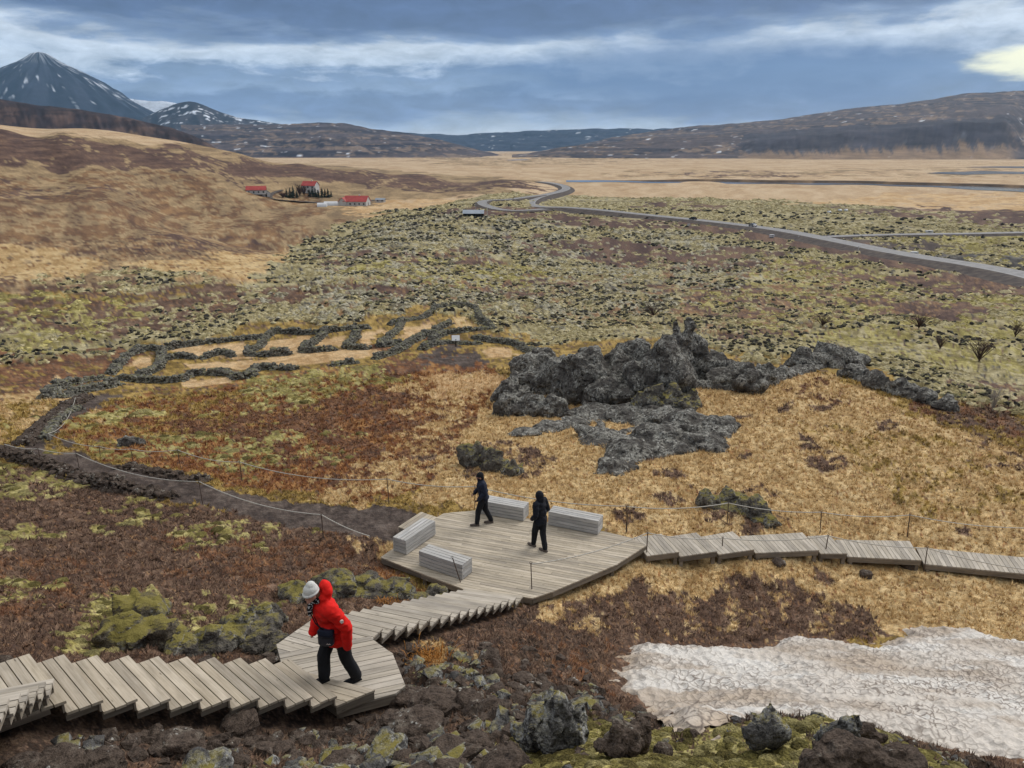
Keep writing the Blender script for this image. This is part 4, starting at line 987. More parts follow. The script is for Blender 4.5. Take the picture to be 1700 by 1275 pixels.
t.link(cc, b.inputs['Base Color']); bump(t, b, t.math('ADD', t.math('MULTIPLY', vo2.outputs['Distance'], 1.6), t.math('MULTIPLY', nn_, .4)), .7, .05)
sme.materials.append(m); tag(obj('snow_patch', sme), kind='structure')
# ------------------------------------------------------------------ rock
def ico(sub):
    bm = bmesh.new(); bmesh.ops.create_icosphere(bm, subdivisions=sub, radius=1)
    V = np.array([v.co[:] for v in bm.verts]); Fc = np.array([[v.index for v in f.verts] for f in bm.faces]); bm.free(); return V, Fc
ICO = {k: ico(k) for k in (1, 2, 3, 4)}
def rock_mat(name, dark, mid, pale, lich=.55, white=.5, moss=0.0, scale=1.0, mosscol=(140, 130, 74)):
    m, t, b = mat_new(name, .95, .1)
    geo = t.new('ShaderNodeNewGeometry'); P = geo.outputs['Position']
    n1 = t.noise(P, 1.1*scale, 6, .65); n2 = t.noise(P, 5.5*scale, 5, .65); n3 = t.noise(P, 22*scale, 3, .6)
    c = t.ramp(n2, [(.3, dark), (.5, mid), (.68, tuple(x*1.25 for x in mid))])
    lm = t.math('MULTIPLY', t.maprange(n1, .62-.16*lich, .70-.12*lich), t.maprange(n2, .42, .56))
    c = t.mix(t.math('MULTIPLY', lm, .75), c, pale)
    v = t.new('ShaderNodeTexVoronoi'); t.link(P, v.inputs['Vector']); v.inputs['Scale'].default_value = 6.5*scale
    wm = t.math('MULTIPLY', t.maprange(v.outputs['Distance'], .36, .22), t.maprange(n1, .64-.14*white, .66-.12*white))
    c = t.mix(t.math('MULTIPLY', wm, .8), c, al(196, 194, 186))
    c = t.mix(1.0, c, t.ramp(n3, [(.3, .65), (.5, 1.0), (.7, 1.3)]), 'MULTIPLY')
    if moss:
        sp = t.new('ShaderNodeSeparateXYZ'); t.link(geo.outputs['Normal'], sp.inputs[0])
        mm = t.maprange(t.math('ADD', sp.outputs[2], t.math('MULTIPLY', t.math('SUBTRACT', n1, .5), 2.2)), 0.9-.75*moss, 1.3-.75*moss)
        c = t.mix(mm, c, t.mix(n2, al(*[x*.78 for x in mosscol]), al(*[min(255, x*1.22) for x in mosscol])))
    t.link(c, b.inputs['Base Color']); bump(t, b, t.math('ADD', n2, t.math('MULTIPLY', n3, .5)), .9, .06/scale)
    return m
M['crag'] = rock_mat('lichened_lava', al(48, 46, 45), al(98, 94, 89), al(172, 170, 160), 1.15, 1.25, 0)
M['crag_moss'] = rock_mat('mossy_lava', al(58, 55, 52), al(104, 99, 92), al(176, 174, 162), .9, .9, .36, 1.6)
M['knoll'] = rock_mat('mossy_knoll', al(66, 58, 50), al(104, 96, 84), al(168, 166, 150), .8, .8, .62, 2.0, (138, 128, 72))
M['lava'] = rock_mat('brown_lava', al(54, 47, 43), al(96, 84, 75), al(146, 138, 126), .5, .5, 0, 2.2)
M['lava_lichen'] = rock_mat('white_crusted_lava', al(54, 53, 53), al(96, 94, 92), al(196, 196, 192), 1.1, 1.1, .15, 3.0)
M['wallstone'] = rock_mat('wall_stone', al(62, 60, 57), al(120, 117, 108), al(182, 180, 166), .95, .7, .12, 1.2, (120, 116, 70))
M['rubble'] = rock_mat('rubble', al(44, 42, 40), al(74, 71, 67), al(150, 148, 134), .7, .4, .25, .6, (138, 132, 90))
def hull_stone(seed):
    r = np.random.default_rng(seed); bm = bmesh.new()
    for _ in range(13):
        p = r.normal(size=3); p /= np.linalg.norm(p); p = np.sign(p)*np.abs(p)**.7; bm.verts.new(p*[1, .75, .55]*r.uniform(.85, 1.1))
    bmesh.ops.convex_hull(bm, input=bm.verts[:]); bmesh.ops.triangulate(bm, faces=bm.faces[:])
    vs = [v for v in bm.verts if v.link_faces]; ix = {v: i for i, v in enumerate(vs)}
    V = np.array([v.co[:] for v in vs]); Fc = np.array([[ix[v] for v in f.verts] for f in bm.faces]); bm.free(); return V, Fc
HS = [hull_stone(k) for k in range(8)]
def remesh(parts, voxel, name='tmp', smooth=0):
    V, Fc, o = [], [], 0
    for v, f in parts: V.append(v); Fc.append(np.asarray(f)+o); o += len(v)
    if len({f.shape[1] for f in Fc}) == 1: me = fast_mesh(name, np.vstack(V), np.vstack(Fc))
    else: me = mesh_from(name, np.vstack(V), [tuple(x) for f in Fc for x in f])
    ob = bpy.data.objects.new(name, me); COL.objects.link(ob)
    md = ob.modifiers.new('r', 'REMESH'); md.mode = 'VOXEL'; md.voxel_size = voxel; md.use_smooth_shade = True
    if smooth: sm = ob.modifiers.new('s', 'SMOOTH'); sm.factor = .5; sm.iterations = smooth
    dg = bpy.context.evaluated_depsgraph_get(); dg.update()
    out = bpy.data.meshes.new_from_object(ob.evaluated_get(dg)); bpy.data.objects.remove(ob); bpy.data.meshes.remove(me)
    return out
def biggest(me):
    """drop stray crumbs: keep the largest connected body"""
    n = len(me.vertices); e = np.zeros(len(me.edges)*2, np.int32); me.edges.foreach_get('vertices', e); e = e.reshape(-1, 2)
    lab = np.arange(n)
    while True:
        m = np.minimum(lab[e[:, 0]], lab[e[:, 1]]); new = lab.copy(); np.minimum.at(new, e[:, 0], m); np.minimum.at(new, e[:, 1], m); new = new[new]
        if (new == lab).all(): break
        lab = new
    u, c = np.unique(lab, return_counts=True)
    if len(u) == 1: return me
    k = u[c.argmax()]; bm = bmesh.new(); bm.from_mesh(me); bm.verts.ensure_lookup_table()
    bmesh.ops.delete(bm, geom=[bm.verts[i] for i in np.where(lab != k)[0]], context='VERTS'); bm.to_mesh(me); bm.free(); return me
def displace(me, fn):
    n = len(me.vertices); co = np.zeros(n*3, np.float32); me.vertices.foreach_get('co', co); co = co.reshape(-1, 3)
    nr = np.zeros(n*3, np.float32); me.vertex_normals.foreach_get('vector', nr); nr = nr.reshape(-1, 3)
    me.vertices.foreach_set('co', (co+fn(co, nr)).astype(np.float32).ravel()); me.update()
def ridge3(p, o, seed):
    a, s, n = 1., 0., 0.
    for k in range(o): s = s+a*(1-np.abs(2*vn3(p*2**k+7.7*k, seed+k)-1)); n += a; a *= .5
    return s/n
def lump(px, by, hw, ty, dep=.7, lean=0.0):
    """one rock mass: a buried core with angular blocks piled on it; returns mesh pieces"""
    q = hit(px, by); dist = q[1]*cp_-q[2]*sp_; s = dist/F
    w_ = hw*s; h = (by-ty)*s/math.cos(math.atan2(-q[2], q[1])); V, Fc = ICO[2]; c0 = np.array([q[0], q[1]+w_*dep*.6, q[2]])
    out = [(V*[w_*.82, w_*dep*.82, h*.62]+c0+[lean*h*.1, 0, h*.05], Fc)]
    for i in range(8):
        a, r = random.uniform(0, 6.28), random.uniform(0, 1)**.6 if i else 0.0
        top = h*(1-.42*r*r)*random.uniform(.66, 1.02) if i else h*.98
        v, f = HS[random.randrange(8)]; sz = (random.uniform(.36, .62)*w_+.05*h)*(1 if i else 1.15)
        Rm = np.array(Matrix.Rotation(random.uniform(0, 6.28), 3, 'Z')@Matrix.Rotation(random.gauss(0, .7), 3, 'X'))
        hh = top*.55; v = (v@Rm.T)*[sz*1.15, sz*1.15, 1]; v = v*[1, 1, hh/max(1e-6, v[:, 2].max())]
        out.append((v+c0+[math.cos(a)*r*w_*.8+lean*top*.8, math.sin(a)*r*w_*dep*.8, top-hh], f))
    return out, q, s
def crag(name, label, lumps, mat, voxel, amp, freq, seed, cat_='rock', strat=0.0, group=None):
    L_ = [lump(*l) for l in lumps]; base = np.mean([l[1] for l in L_], 0); pieces = [(v-base, f) for l in L_ for v, f in l[0]]
    for l in L_:                                   # buried bridges keep the outcrop one body
        for k in L_:
            d = k[1]-l[1]; n_ = np.linalg.norm(d)
            if 0 < n_ < 3.2*max(l[2], k[2])*60:
                v, f = tube([l[1]-base+[0, .3*voxel*8, -voxel], k[1]-base+[0, .3*voxel*8, -voxel]], voxel*3.2, 8); pieces.append((v, np.array([[x[0], x[1], x[2]] for x in f if len(x) == 4]+[[x[0], x[2], x[3]] for x in f if len(x) == 4]+[[x[0], x[i], x[i+1]] for x in f if len(x) > 4 for i in range(1, len(x)-1)])))
    me = biggest(remesh(pieces, voxel))
    def f(co, nr):
        p = co*freq+seed*7.3; r = ridge3(p, 4, seed)-.55; b_ = fbm3(p*.45, 3, seed+9)-.5
        blk = vn3(np.floor(co*freq*1.7+fbm3(p, 2, seed+3)[:, None]*1.2)+.5, seed+4)-.5
        fine = ridge3(co*freq*3.1+seed, 3, seed+21)-.55
        o = nr*((r*1.2+b_*1.1+blk*.9+fine*.55)*amp)[:, None]
        if strat: o = o+nr*((vn2(co[:, 2]*strat, co[:, 0]*.4, seed)-.5)*amp*.9)[:, None]
        return o
    displace(me, f); me.materials.clear(); me.materials.append(mat)
    me.polygons.foreach_set('use_smooth', np.full(len(me.polygons), False))
    o = obj(name, me, None, tuple(base)); return tag(o, label, cat_, group)
crag('lava_crag', 'tall jagged black lava crag with a pointed fin above the grass', [(975,668,72,580,.45),(925,655,52,594,.45),(1030,662,66,570,.45),(1088,672,48,556,.5,.1),(1106,640,26,532,.6,.3),(1142,632,40,554,.5),(1184,632,52,584,.45),(1218,644,44,602,.45),(1248,652,30,616,.5),(1010,676,50,630,.4)], M['crag'], .12, .34, .9, 3, strat=1.6)
crag('lava_rock', 'low lichen grey rock spur at the foot of the tall crag', [(1075,690,28,640),(1120,690,34,645),(1150,678,22,650)], M['crag_moss'], .11, .3, 1.0, 5)
crag('lava_rock', 'rounded dark rock group left of the tall crag beside the grass hollow', [(850,668,34,632),(840,690,30,655),(885,690,28,658),(920,692,30,660),(872,640,25,612)], M['crag'], .11, .28, 1.1, 7)
crag('lava_rock', 'grey lava ledge between the tall crag and the sheepfold', [(880,622,36,590),(925,640,36,602),(905,600,26,578)], M['crag'], .14, .35, .9, 8)
crag('lava_rock', 'big flat grey lava slab sloping down the middle of the grass mound', [(1000,700,56,690,1.3),(1080,704,66,688,1.3),(1150,720,62,694,1.3),(1195,722,40,700,1.3),(1110,745,62,722,1.3),(1050,765,50,742,1.2),(1022,786,32,766,1.1),(1175,748,44,728,1.2),(995,735,44,720,1.2)], M['crag'], .085, .24, 1.1, 9).location.z -= .16
crag('lava_rock', 'thin grey rock ridge running left from the flat slab', [(960,708,28,698,.8),(915,716,30,706,.8),(870,724,26,716,.8)], M['crag'], .09, .12, 1.6, 10)
crag('lava_rock', 'lichen grey outcrop in the grass above the back bench', [(790,775,28,735),(820,782,28,748),(850,790,18,765)], M['crag_moss'], .07, .14, 1.8, 12)
crag('lava_rock', 'black lava mound at the grass edge right of the tall crag', [(1340,612,32,580),(1375,610,40,574),(1415,610,30,582),(1275,640,22,600),(1300,628,18,606)], M['crag'], .13, .34, .9, 13)
crag('lava_rock', 'long tail of grey lava rubble trailing to the right edge of the grass mound', [(1420,630,24,608),(1460,648,26,620),(1500,660,26,632),(1540,672,24,648),(1575,682,20,660)], M['crag'], .13, .34, 1.0, 14)
crag('lava_rock', 'dark rock patch in the grass behind the stepped boardwalk', [(1180,842,22,815),(1215,838,24,812),(1258,860,24,830),(1240,850,16,826),(1280,875,14,855)], M['crag_moss'], .06, .11, 2.2, 15)
crag('lava_rock', 'lichen white lava outcrop with moss behind the upper stairs', [(405,1080,48,1030,.8),(440,1052,28,1010,.8),(345,1084,42,1052,.8),(300,1086,26,1066,.8),(455,1090,28,1062,.8)], M['crag_moss'], .035, .10, 2.6, 16)
crag('lava_rock', 'mossy pale green lava knoll left of the white outcrop', [(215,1050,50,1000,.9),(190,1078,50,1040,.9),(255,1078,42,1040,.9)], M['knoll'], .04, .05, 2.2, 17)
crag('lava_rock', 'low crusted rock ledge on the heath behind the person in red', [(490,1000,36,978),(545,990,44,962),(610,985,40,964),(660,990,36,972),(725,998,26,980)], M['crag_moss'], .04, .08, 2.6, 18)
crag('lava_rock', 'small black rock with a mossy rim on the heath beyond the path', [(205,742,18,726,.8),(228,740,14,728,.8)], M['crag'], .06, .1, 2, 19)
crag('lava_rock', 'ragged white crusted lava block at the bottom centre of the picture', [(925,1235,42,1172),(885,1235,30,1200),(960,1225,20,1180)], M['lava_lichen'], .014, .035, 7, 20)
crag('lava_rock', 'dark hollow lava lump lying in the moss below the snow', [(1030,1248,34,1215),(1062,1240,22,1205)], M['lava'], .013, .03, 7, 21)
crag('lava_rock', 'pale crusted lava block on the mossy brow left of the upright fang', [(1285,1228,36,1196),(1258,1236,22,1212)], M['lava_lichen'], .013, .03, 7, 22)
crag('lava_rock', 'sharp upright lava fang on the mossy brow in front of the snow', [(1395,1245,22,1198,.7,.3),(1372,1240,18,1212)], M['lava_lichen'], .012, .03, 8, 23)
crag('lava_rock', 'dark brown rock slab at the bottom edge under the mossy brow', [(1420,1292,74,1252),(1360,1292,36,1262),(1500,1300,50,1268)], M['lava'], .015, .03, 6, 24)
crag('lava_rock', 'small dark lava knob at the right end of the mossy brow', [(1445,1230,24,1208)], M['lava'], .012, .025, 8, 25)
# foreground boulders: three sculpted shapes, copied
BM_ = []
for k in range(4):
    V, Fc = ICO[4]; s = np.array([1, .8+.1*k, .72]); P = np.sign(V)*np.abs(V)**.75
    d = (ridge3(P*1.1+k*9, 4, 40+k)-.55)*.35+(fbm3(P*.9+k*5, 3, 50+k)-.5)*.6+(fbm3(P*5+k*5, 3, 70+k)-.5)*.16
    v = (P*s)*(1+d)[:, None]
    for mt in ('lava', 'lava_lichen'):
        BM_.append(fast_mesh('boulder', v, Fc, M[mt], False))
BLD = [(30,1245,34,0,'dark lumpy boulder at the very lower left corner under the stairs'),(75,1215,46,0,'dark brown boulder under the foot of the climbing stairs'),(150,1215,40,0,'rough boulder between the lower left stairs and the red shrub'),(205,1270,36,1,'smooth grey boulder at the bottom edge left'),
 (330,1230,52,1,'large lichen spotted boulder below the straight stairs'),(290,1205,36,0,'brown boulder under the middle of the straight stairs'),(265,1255,30,0,'small brown boulder left of the large spotted one'),(395,1195,30,0,'brown boulder close under the straight stairs'),(640,1225,38,1,'grey brown boulder right of the mossy hummock'),
 (690,1205,44,0,'bulky brown boulder below the bend landing'),(725,1180,38,0,'brown boulder right of the bend landing post'),(745,1225,36,0,'brown boulder in the hollow at the bottom centre'),(790,1215,30,0,'flat brown boulder beside the scoria hollow'),(670,1165,26,0,'small boulder tucked against the bend landing'),(780,1175,24,0,'small brown boulder on the scoria slope right of the landing'),
 (560,1235,34,0,'boulder at the tip of the mossy hummock'),(440,1260,40,0,'dark boulder on the bottom edge left of the mossy hummock'),(110,1262,40,0,'rounded dark boulder at the bottom edge near the corner'),(610,1265,34,0,'boulder on the bottom edge left of centre'),(840,1262,34,0,'boulder on the bottom edge near the middle'),(650,1195,22,0,'little rock below the landing corner'),(20,1205,30,0,'boulder against the lowest visible stair side'),
 (1102,1240,16,0,'small dark stone half sunk in the moss'),(870,1130,18,0,'brown stone on the heath slope left of the snow'),(1600,1056,9,0,'small dark stone on the grass edge of the snow'),(1437,955,11,0,'dark rock under the boardwalk, left of a pair'),(1508,940,13,0,'dark rock under the boardwalk, right of a pair'),(1293,937,9,0,'lone small rock in the grass below the stepped boardwalk')]
for i, (px, py, hw, kind, lb) in enumerate(BLD):
    q = hit(px, py); s = (q[1]*cp_-q[2]*sp_)/F*hw
    o = obj('boulder', BM_[2*(i % 4)+kind], None, (q[0], q[1], gz(q[0], q[1])[0]+s*.28), (random.uniform(-.3, .3), random.uniform(-.3, .3), random.uniform(0, 6.28)))
    o.scale = (s, s*random.uniform(.8, 1.1), s*random.uniform(.75, 1.0)); tag(o, lb, 'boulder', 'boulders around the stairs')
# ------------------------------------------------------------------ dry stone walls
HSM = [fast_mesh('stone', v, f, M['wallstone'], False) for v, f in HS]
HSMd = [fast_mesh('stone', v, f, M['lava'], False) for v, f in HS]
def joined(name, items, mat):
    """items: list of (template V,F, pos, scale, rot matrix) -> one mesh"""
    V, Fc, o = [], [], 0
    for (v, f), pos, sc, Rm in items: V.append((v*sc)@Rm.T+pos); Fc.append(f+o); o += len(v)
    return fast_mesh(name, np.vstack(V), np.vstack(Fc), mat, False)
def rotm(): return np.array((Matrix.Rotation(random.uniform(0, 6.28), 3, 'Z')@Matrix.Rotation(random.gauss(0, .35), 3, 'X')@Matrix.Rotation(random.gauss(0, .35), 3, 'Y')))
def stone_wall(label, pxs, width=.9, height=.75, size=.24, parts=70, meshes=HSM, mat='wallstone', cat_='stone wall'):
    path = spline([ghit(x, y)[:2] for x, y in pxs], size*.9)
    root = empty('dry_stone_wall', (path[0][0], path[0][1], gz(*path[0])[0]), label, cat_, 'dry stone walls'); pl = np.array(root.location)
    d = np.gradient(path, axis=0); d /= np.linalg.norm(d, axis=1)[:, None]; n = np.stack([-d[:, 1], d[:, 0]], 1); items = []
    hv = .45+1.1*fbm2(path[:, 0]/2.2, path[:, 1]/2.2, 3, 5)
    for i, p in enumerate(path):
        hh = height*hv[i]*min(1, .5+i*.25, .5+(len(path)-1-i)*.25); layers = max(1, int(round(hh/(size*1.0))))
        for l in range(layers):
            wl = width*(1-.55*l/max(1, layers)); k = max(1, int(round(wl/(size*1.25))))
            for j in range(k):
                o_ = ((j+.5)/k-.5)*wl+random.gauss(0, .05); q = p+n[i]*o_+d[i]*random.gauss(0, .08); s = size*random.uniform(.65, 1.35)
                items.append((random.randrange(8), np.array([q[0], q[1], gz(q[0], q[1])[0]+size*.15+l*size*.82]), s, rotm(), l))
    items.sort(key=lambda t: -(t[2]*(1+.4*t[4])))
    for k, pos, s, Rm, l in items[:parts]:
        o = obj('stone', meshes[k], root, tuple(pos-pl)); o.rotation_euler = Matrix(Rm.tolist()).to_euler(); o.scale = (s, s, s)
    if items[parts:]:
        o = obj('stone_fill', joined('stone_fill', [(HS[k], pos-pl, s, Rm) for k, pos, s, Rm, l in items[parts:]], M[mat]), root); o['kind'] = 'stuff'
WALLS = [
 ('outer back wall at the left end of the ruined sheepfold', [(183,622),(212,592),(247,580),(268,584)]),
 ('long outer back wall of the ruined sheepfold behind the left pens', [(268,584),(296,577),(353,570),(406,565),(441,562)]),
 ('outer back wall of the sheepfold behind the middle pens', [(441,562),(459,554),(512,555),(544,552),(577,548),(616,545)]),
 ('outer back wall of the sheepfold running up to its right corner', [(646,540),(668,534),(698,530),(715,521),(742,509)]),
 ('thick piled corner wall at the top right of the sheepfold', [(742,509),(775,508),(792,516),(797,529),(819,545)]),
 ('cross wall closing the leftmost pen of the sheepfold', [(268,584),(268,600),(261,614),(226,628)]),
 ('broad front wall below the leftmost pen of the sheepfold', [(198,630),(229,634),(293,634),(311,627)]),
 ('front wall of the sheepfold with a bay in its middle', [(311,627),(332,622),(381,623),(395,629),(413,627),(431,614),(491,614)]),
 ('short inner wall stub nearest the leftmost pen', [(272,598),(300,594),(325,596)]),
 ('low free standing inner wall in the sheepfold', [(339,596),(367,588),(388,593)]),
 ('hooked inner wall between the second and third pens', [(441,562),(431,577),(413,589),(452,591),(483,589)]),
 ('hooked inner wall between the third and fourth pens', [(540,554),(519,571),(505,585),(558,582)]),
 ('hooked inner wall between the fourth and fifth pens', [(591,551),(591,562),(575,578),(613,580)]),
 ('hooked inner wall left of the largest right pen', [(668,534),(657,551),(632,575),(665,570)]),
 ('long front wall slanting up to the right pens of the sheepfold', [(621,597),(660,584),(687,567),(720,551),(748,537)]),
 ('low front wall piece before the slanting wall', [(550,608),(591,603)]),
 ('wall behind the information board', [(715,567),(737,556),(770,551),(797,548),(819,545)]),
 ('wall trailing right from the sheepfold to the lava ledge', [(786,562),(811,567),(852,573),(877,584),(890,595)]),
 ('short low wall in front of the information board', [(700,582),(718,574),(745,570),(775,572),(800,571)]),
 ('curved tail wall at the far left of the sheepfold', [(74,663),(92,649),(134,635),(176,628)]),
 ('lower tail wall at the far left beside the earth path', [(102,661),(141,651),(198,638)]),
]
for lb, px in WALLS: stone_wall(lb, px, .9, .68, .24, 60)
stone_wall('stone kerb on the near side of the dark earth path', [(-20,748),(0,755),(42,766),(85,778),(127,794),(183,811),(226,818),(282,829)], .9, .45, .17, 200, HSMd, 'lava')
stone_wall('stone edging left of the path where it climbs to the sheepfold', [(37,740),(56,723),(82,701),(113,676),(147,659)], .9, .4, .2, 80, HSMd, 'lava')
stone_wall('stone edging right of the path where it climbs to the sheepfold', [(76,733),(87,710),(107,690),(133,679)], .5, .3, .18, 60)
stone_wall('scattered stone edging on the far side of the earth path', [(200,776),(240,782),(290,792),(345,800)], .7, .3, .17, 60, HSMd, 'lava')
# ------------------------------------------------------------------ ground cover one cannot count
M['tuft'] = attr_mat('dry_tufts', ((9, .25),), 0.0, .01)
M['moss'] = attr_mat('moss_fuzz', ((14, .4), (45, .45), (4, .3)), 1.0, .06); M['hummock'] = attr_mat('moss_cushions', ((2.2, .35), (9, .3)), .6, .12)
def scatter(name, temps, pos, sc, cols, mat, tilt=.2, smooth=False):
    """pos (n,3), sc (n,) or (n,3), cols (n,3): all copies in one mesh"""
    V, Fc, Cc, o = [], [], [], 0; n = len(pos); sc = sc if sc.ndim == 2 else np.repeat(sc[:, None], 3, 1)
    which = rng.integers(0, len(temps), n); a = rng.uniform(0, 6.283, n); tx = rng.normal(0, tilt, n); ty = rng.normal(0, tilt, n)
    for k, (v, f) in enumerate(temps):
        m = np.where(which == k)[0]
        if not len(m): continue
        P = v[None]*sc[m][:, None]
        c, s = np.cos(a[m])[:, None], np.sin(a[m])[:, None]
        x = P[..., 0]*c-P[..., 1]*s; y = P[..., 0]*s+P[..., 1]*c; z = P[..., 2]
        x = x+z*tx[m][:, None]; y = y+z*ty[m][:, None]
        P = np.stack([x, y, z], -1)+pos[m][:, None]
        V.append(P.reshape(-1, 3)); Fc.append((f[None]+(np.arange(len(m))*len(v))[:, None, None]).reshape(-1, f.shape[1])+o); Cc.append(np.repeat(cols[m], len(v), 0)); o += len(m)*len(v)
    me = fast_mesh(name, np.vstack(V), np.vstack(Fc), mat, smooth); set_col(me, np.vstack(Cc)); return tag(obj(name, me), kind='stuff')
def blades(n, h, spread, seed, w=.12):
    r = np.random.default_rng(seed); V = []; Fc = []
    for i in range(n):
        a = r.uniform(0, 6.28); d = np.array([math.cos(a), math.sin(a), 0]); sd = np.array([-d[1], d[0], 0])*w; b_ = d*r.uniform(0, .35)*spread; hh = h*r.uniform(.6, 1.1); ln = r.uniform(.3, 1.0)*spread
        V += [b_-sd, b_+sd, b_+d*ln+[0, 0, hh]]; Fc.append((3*i, 3*i+1, 3*i+2))
    return np.array(V), np.array(Fc)
def sample(n, r0, r1, pw=1.0):
    u = rng.uniform(0, 1, n); r = np.exp(np.log(r0)+(np.log(r1)-np.log(r0))*u**pw); a = rng.uniform(math.radians(-41), math.radians(41), n)
    return r*np.sin(a), r*np.cos(a), r
DX = np.array([p for poly, z in DECKS for p in poly])
def off_decks(x, y):
    okk = np.ones(len(x), bool)
    for poly, z in DECKS: okk &= pdist(x, y, poly) > .10
    okk &= ~(pdist(x, y, snow_w) < -.05); return okk
def jitter(c, s): return np.clip(c*(1+rng.normal(0, s, (len(c), 1))), 0, 1)
def pal(cats, pick=None): 
    k = rng.integers(0, 3, len(cats)) if pick is None else pick; return PALA[cats, k]
ci = {k: CATS.index(k) for k in CATS}
TG = [blades(6, 1.0, .9, k) for k in range(5)]
x, y, r = sample(100000, 6.0, 60, .9); kc = gcat(x, y); okk = np.isin(kc, [ci['grass'], ci['pale'], ci['rust'], ci['ochre']]); x, y, r, kc = x[okk], y[okk], r[okk], kc[okk]
okk = off_decks(x, y); x, y, r, kc = x[okk], y[okk], r[okk], kc[okk]
scatter('dry_grass', TG, np.stack([x, y, gz(x, y)-.02], 1), (.045+.0029*r)*rng.uniform(.6, 1.3, len(x)), np.clip(jitter(pal(kc), .10)*1.36, 0, .8), M['tuft'], .35)
TH = [blades(7, .75, 1.1, 20+k, .16) for k in range(5)]
x, y, r = sample(100000, 5.0, 60, .9); kc = gcat(x, y); okk = np.isin(kc, [ci['heather'], ci['red'], ci['scoria']]) & (rng.uniform(size=len(x)) < np.where(kc == ci['scoria'], .35, 1)); x, y, r, kc = x[okk], y[okk], r[okk], kc[okk]
okk = off_decks(x, y); x, y, r, kc = x[okk], y[okk], r[okk], kc[okk]
scatter('heather_scrub', TH, np.stack([x, y, gz(x, y)-.02], 1), (.045+.0032*r)*rng.uniform(.6, 1.3, len(x)), np.clip(jitter(pal(kc), .13)*1.3, 0, .8), M['tuft'], .4)
# moss cushions near by
def dome(seed, sub=2):
    V, Fc = ICO[sub]; P = V*(1+.45*(fbm3(V*1.3+seed, 3, seed)-.5))[:, None]; P = P*[1, .9, .45]; return P, Fc
TD = [dome(k, 2) for k in range(6)]; TD = [(v[:, :]*1.0, f[(v[f][:, :, 2] > -.1).any(1)]) for v, f in TD]
x, y, r = sample(11000, 4.2, 60, 1.3); kc = gcat(x, y); okk = np.isin(kc, [ci['moss']]); x, y, r, kc = x[okk], y[okk], r[okk], kc[okk]
okk = off_decks(x, y); x, y, r, kc = x[okk], y[okk], r[okk], kc[okk]
s = (.035+.006*r)*rng.uniform(.5, 1.5, len(x)); scatter('moss_cushions', TD, np.stack([x, y, gz(x, y)-s*.22], 1), s, jitter(pal(kc), .14), M['moss'], .1, True)
# lava field: pale hummocks and dark blocks
def half(t_):
    V, Fc = t_; Fc = Fc[(V[Fc][:, :, 2] > -.12).any(1)]; u = np.unique(Fc); mp = -np.ones(len(V), int); mp[u] = np.arange(len(u)); return V[u], mp[Fc]
def lumpy(seed, n=6):
    r = np.random.default_rng(seed); a = np.arange(n)/n*6.283+r.uniform(-.3, .3, n); rr = r.uniform(.75, 1.2, n)
    V = [(rr[i]*math.cos(a[i]), rr[i]*math.sin(a[i])*.85, -.15) for i in range(n)]+[(r.normal(0, .18), r.normal(0, .18), r.uniform(.4, .7))]
    return np.array(V), np.array([(i, (i+1) % n, n) for i in range(n)])
TL = [lumpy(30+k) for k in range(10)]
x, y, r = sample(150000, 48, 620, .85); kc = gcat(x, y); okk = np.isin(kc, [ci['lichen'], ci['lichen2'], ci['moss']]) & ((kc != ci['moss']) | (rng.uniform(size=len(x)) < .35)); x, y, r, kc = x[okk], y[okk], r[okk], kc[okk]
dm = .6*fbm2(x/26, y/40, 3, 191)+.4*fbm2(x/7, y/9, 2, 193); okk = dm > .43; x, y, r, kc = x[okk], y[okk], r[okk], kc[okk]
rd = np.min([np.hypot(x[:, None]-road_w[::6, 0], y[:, None]-road_w[::6, 1]).min(1)], 0) > 11; x, y, r, kc = x[rd], y[rd], r[rd], kc[rd]
s = (.12+.0027*r)*rng.uniform(.4, 1.6, len(x))*(.6+.8*fbm2(x/18, y/18, 3, 93)); sc3 = np.stack([s*1.25, s*1.1, s*.85], 1)
scatter('lichen_hummocks', TL, np.stack([x, y, gz(x, y)-s*.1], 1), sc3, np.clip(jitter(pal(kc), .12)*1.22, 0, .8), M['hummock'], .15)
x, y, r = sample(26000, 45, 480, .85); kc = gcat(x, y); okk = np.isin(kc, [ci['lichen'], ci['lichen2']]) & (fbm2(x/14, y/14, 3, 66) > .47); x, y, r, kc = x[okk], y[okk], r[okk], kc[okk]
rd = np.hypot(x[:, None]-road_w[::6, 0], y[:, None]-road_w[::6, 1]).min(1) > 11; x, y, r = x[rd], y[rd], r[rd]
s = (.10+.0021*r)*rng.uniform(.4, 1.5, len(x)); scatter('lava_rubble', HS, np.stack([x, y, gz(x, y)+s*.2], 1), np.stack([s, s, s*1.1], 1), np.full((len(x), 3), .1), M['rubble'], .5)
# loose scoria in front
x, y, r = sample(13000, 4.0, 13); kc = gcat(x, y); okk = np.isin(kc, [ci['scoria']]); x, y, r = x[okk], y[okk], r[okk]; okk = off_decks(x, y); x, y, r = x[okk], y[okk], r[okk]
s = .012+.17*rng.uniform(0, 1, len(x))**2.8; s = np.where((x > 0) & (y < 7.2), s*.45, s)
lc_ = fbm2(x/1.1, y/1.1, 3, 301)+rng.normal(0, .05, len(x)) > .56
for m_, nm, mt in ((~lc_, 'loose_scoria', 'lava'), (lc_, 'lichened_rubble', 'lava_lichen')):
    scatter(nm, HS, np.stack([x, y, gz(x, y)+s*.15], 1)[m_], s[m_], np.full((m_.sum(), 3), .1), M[mt], .5)
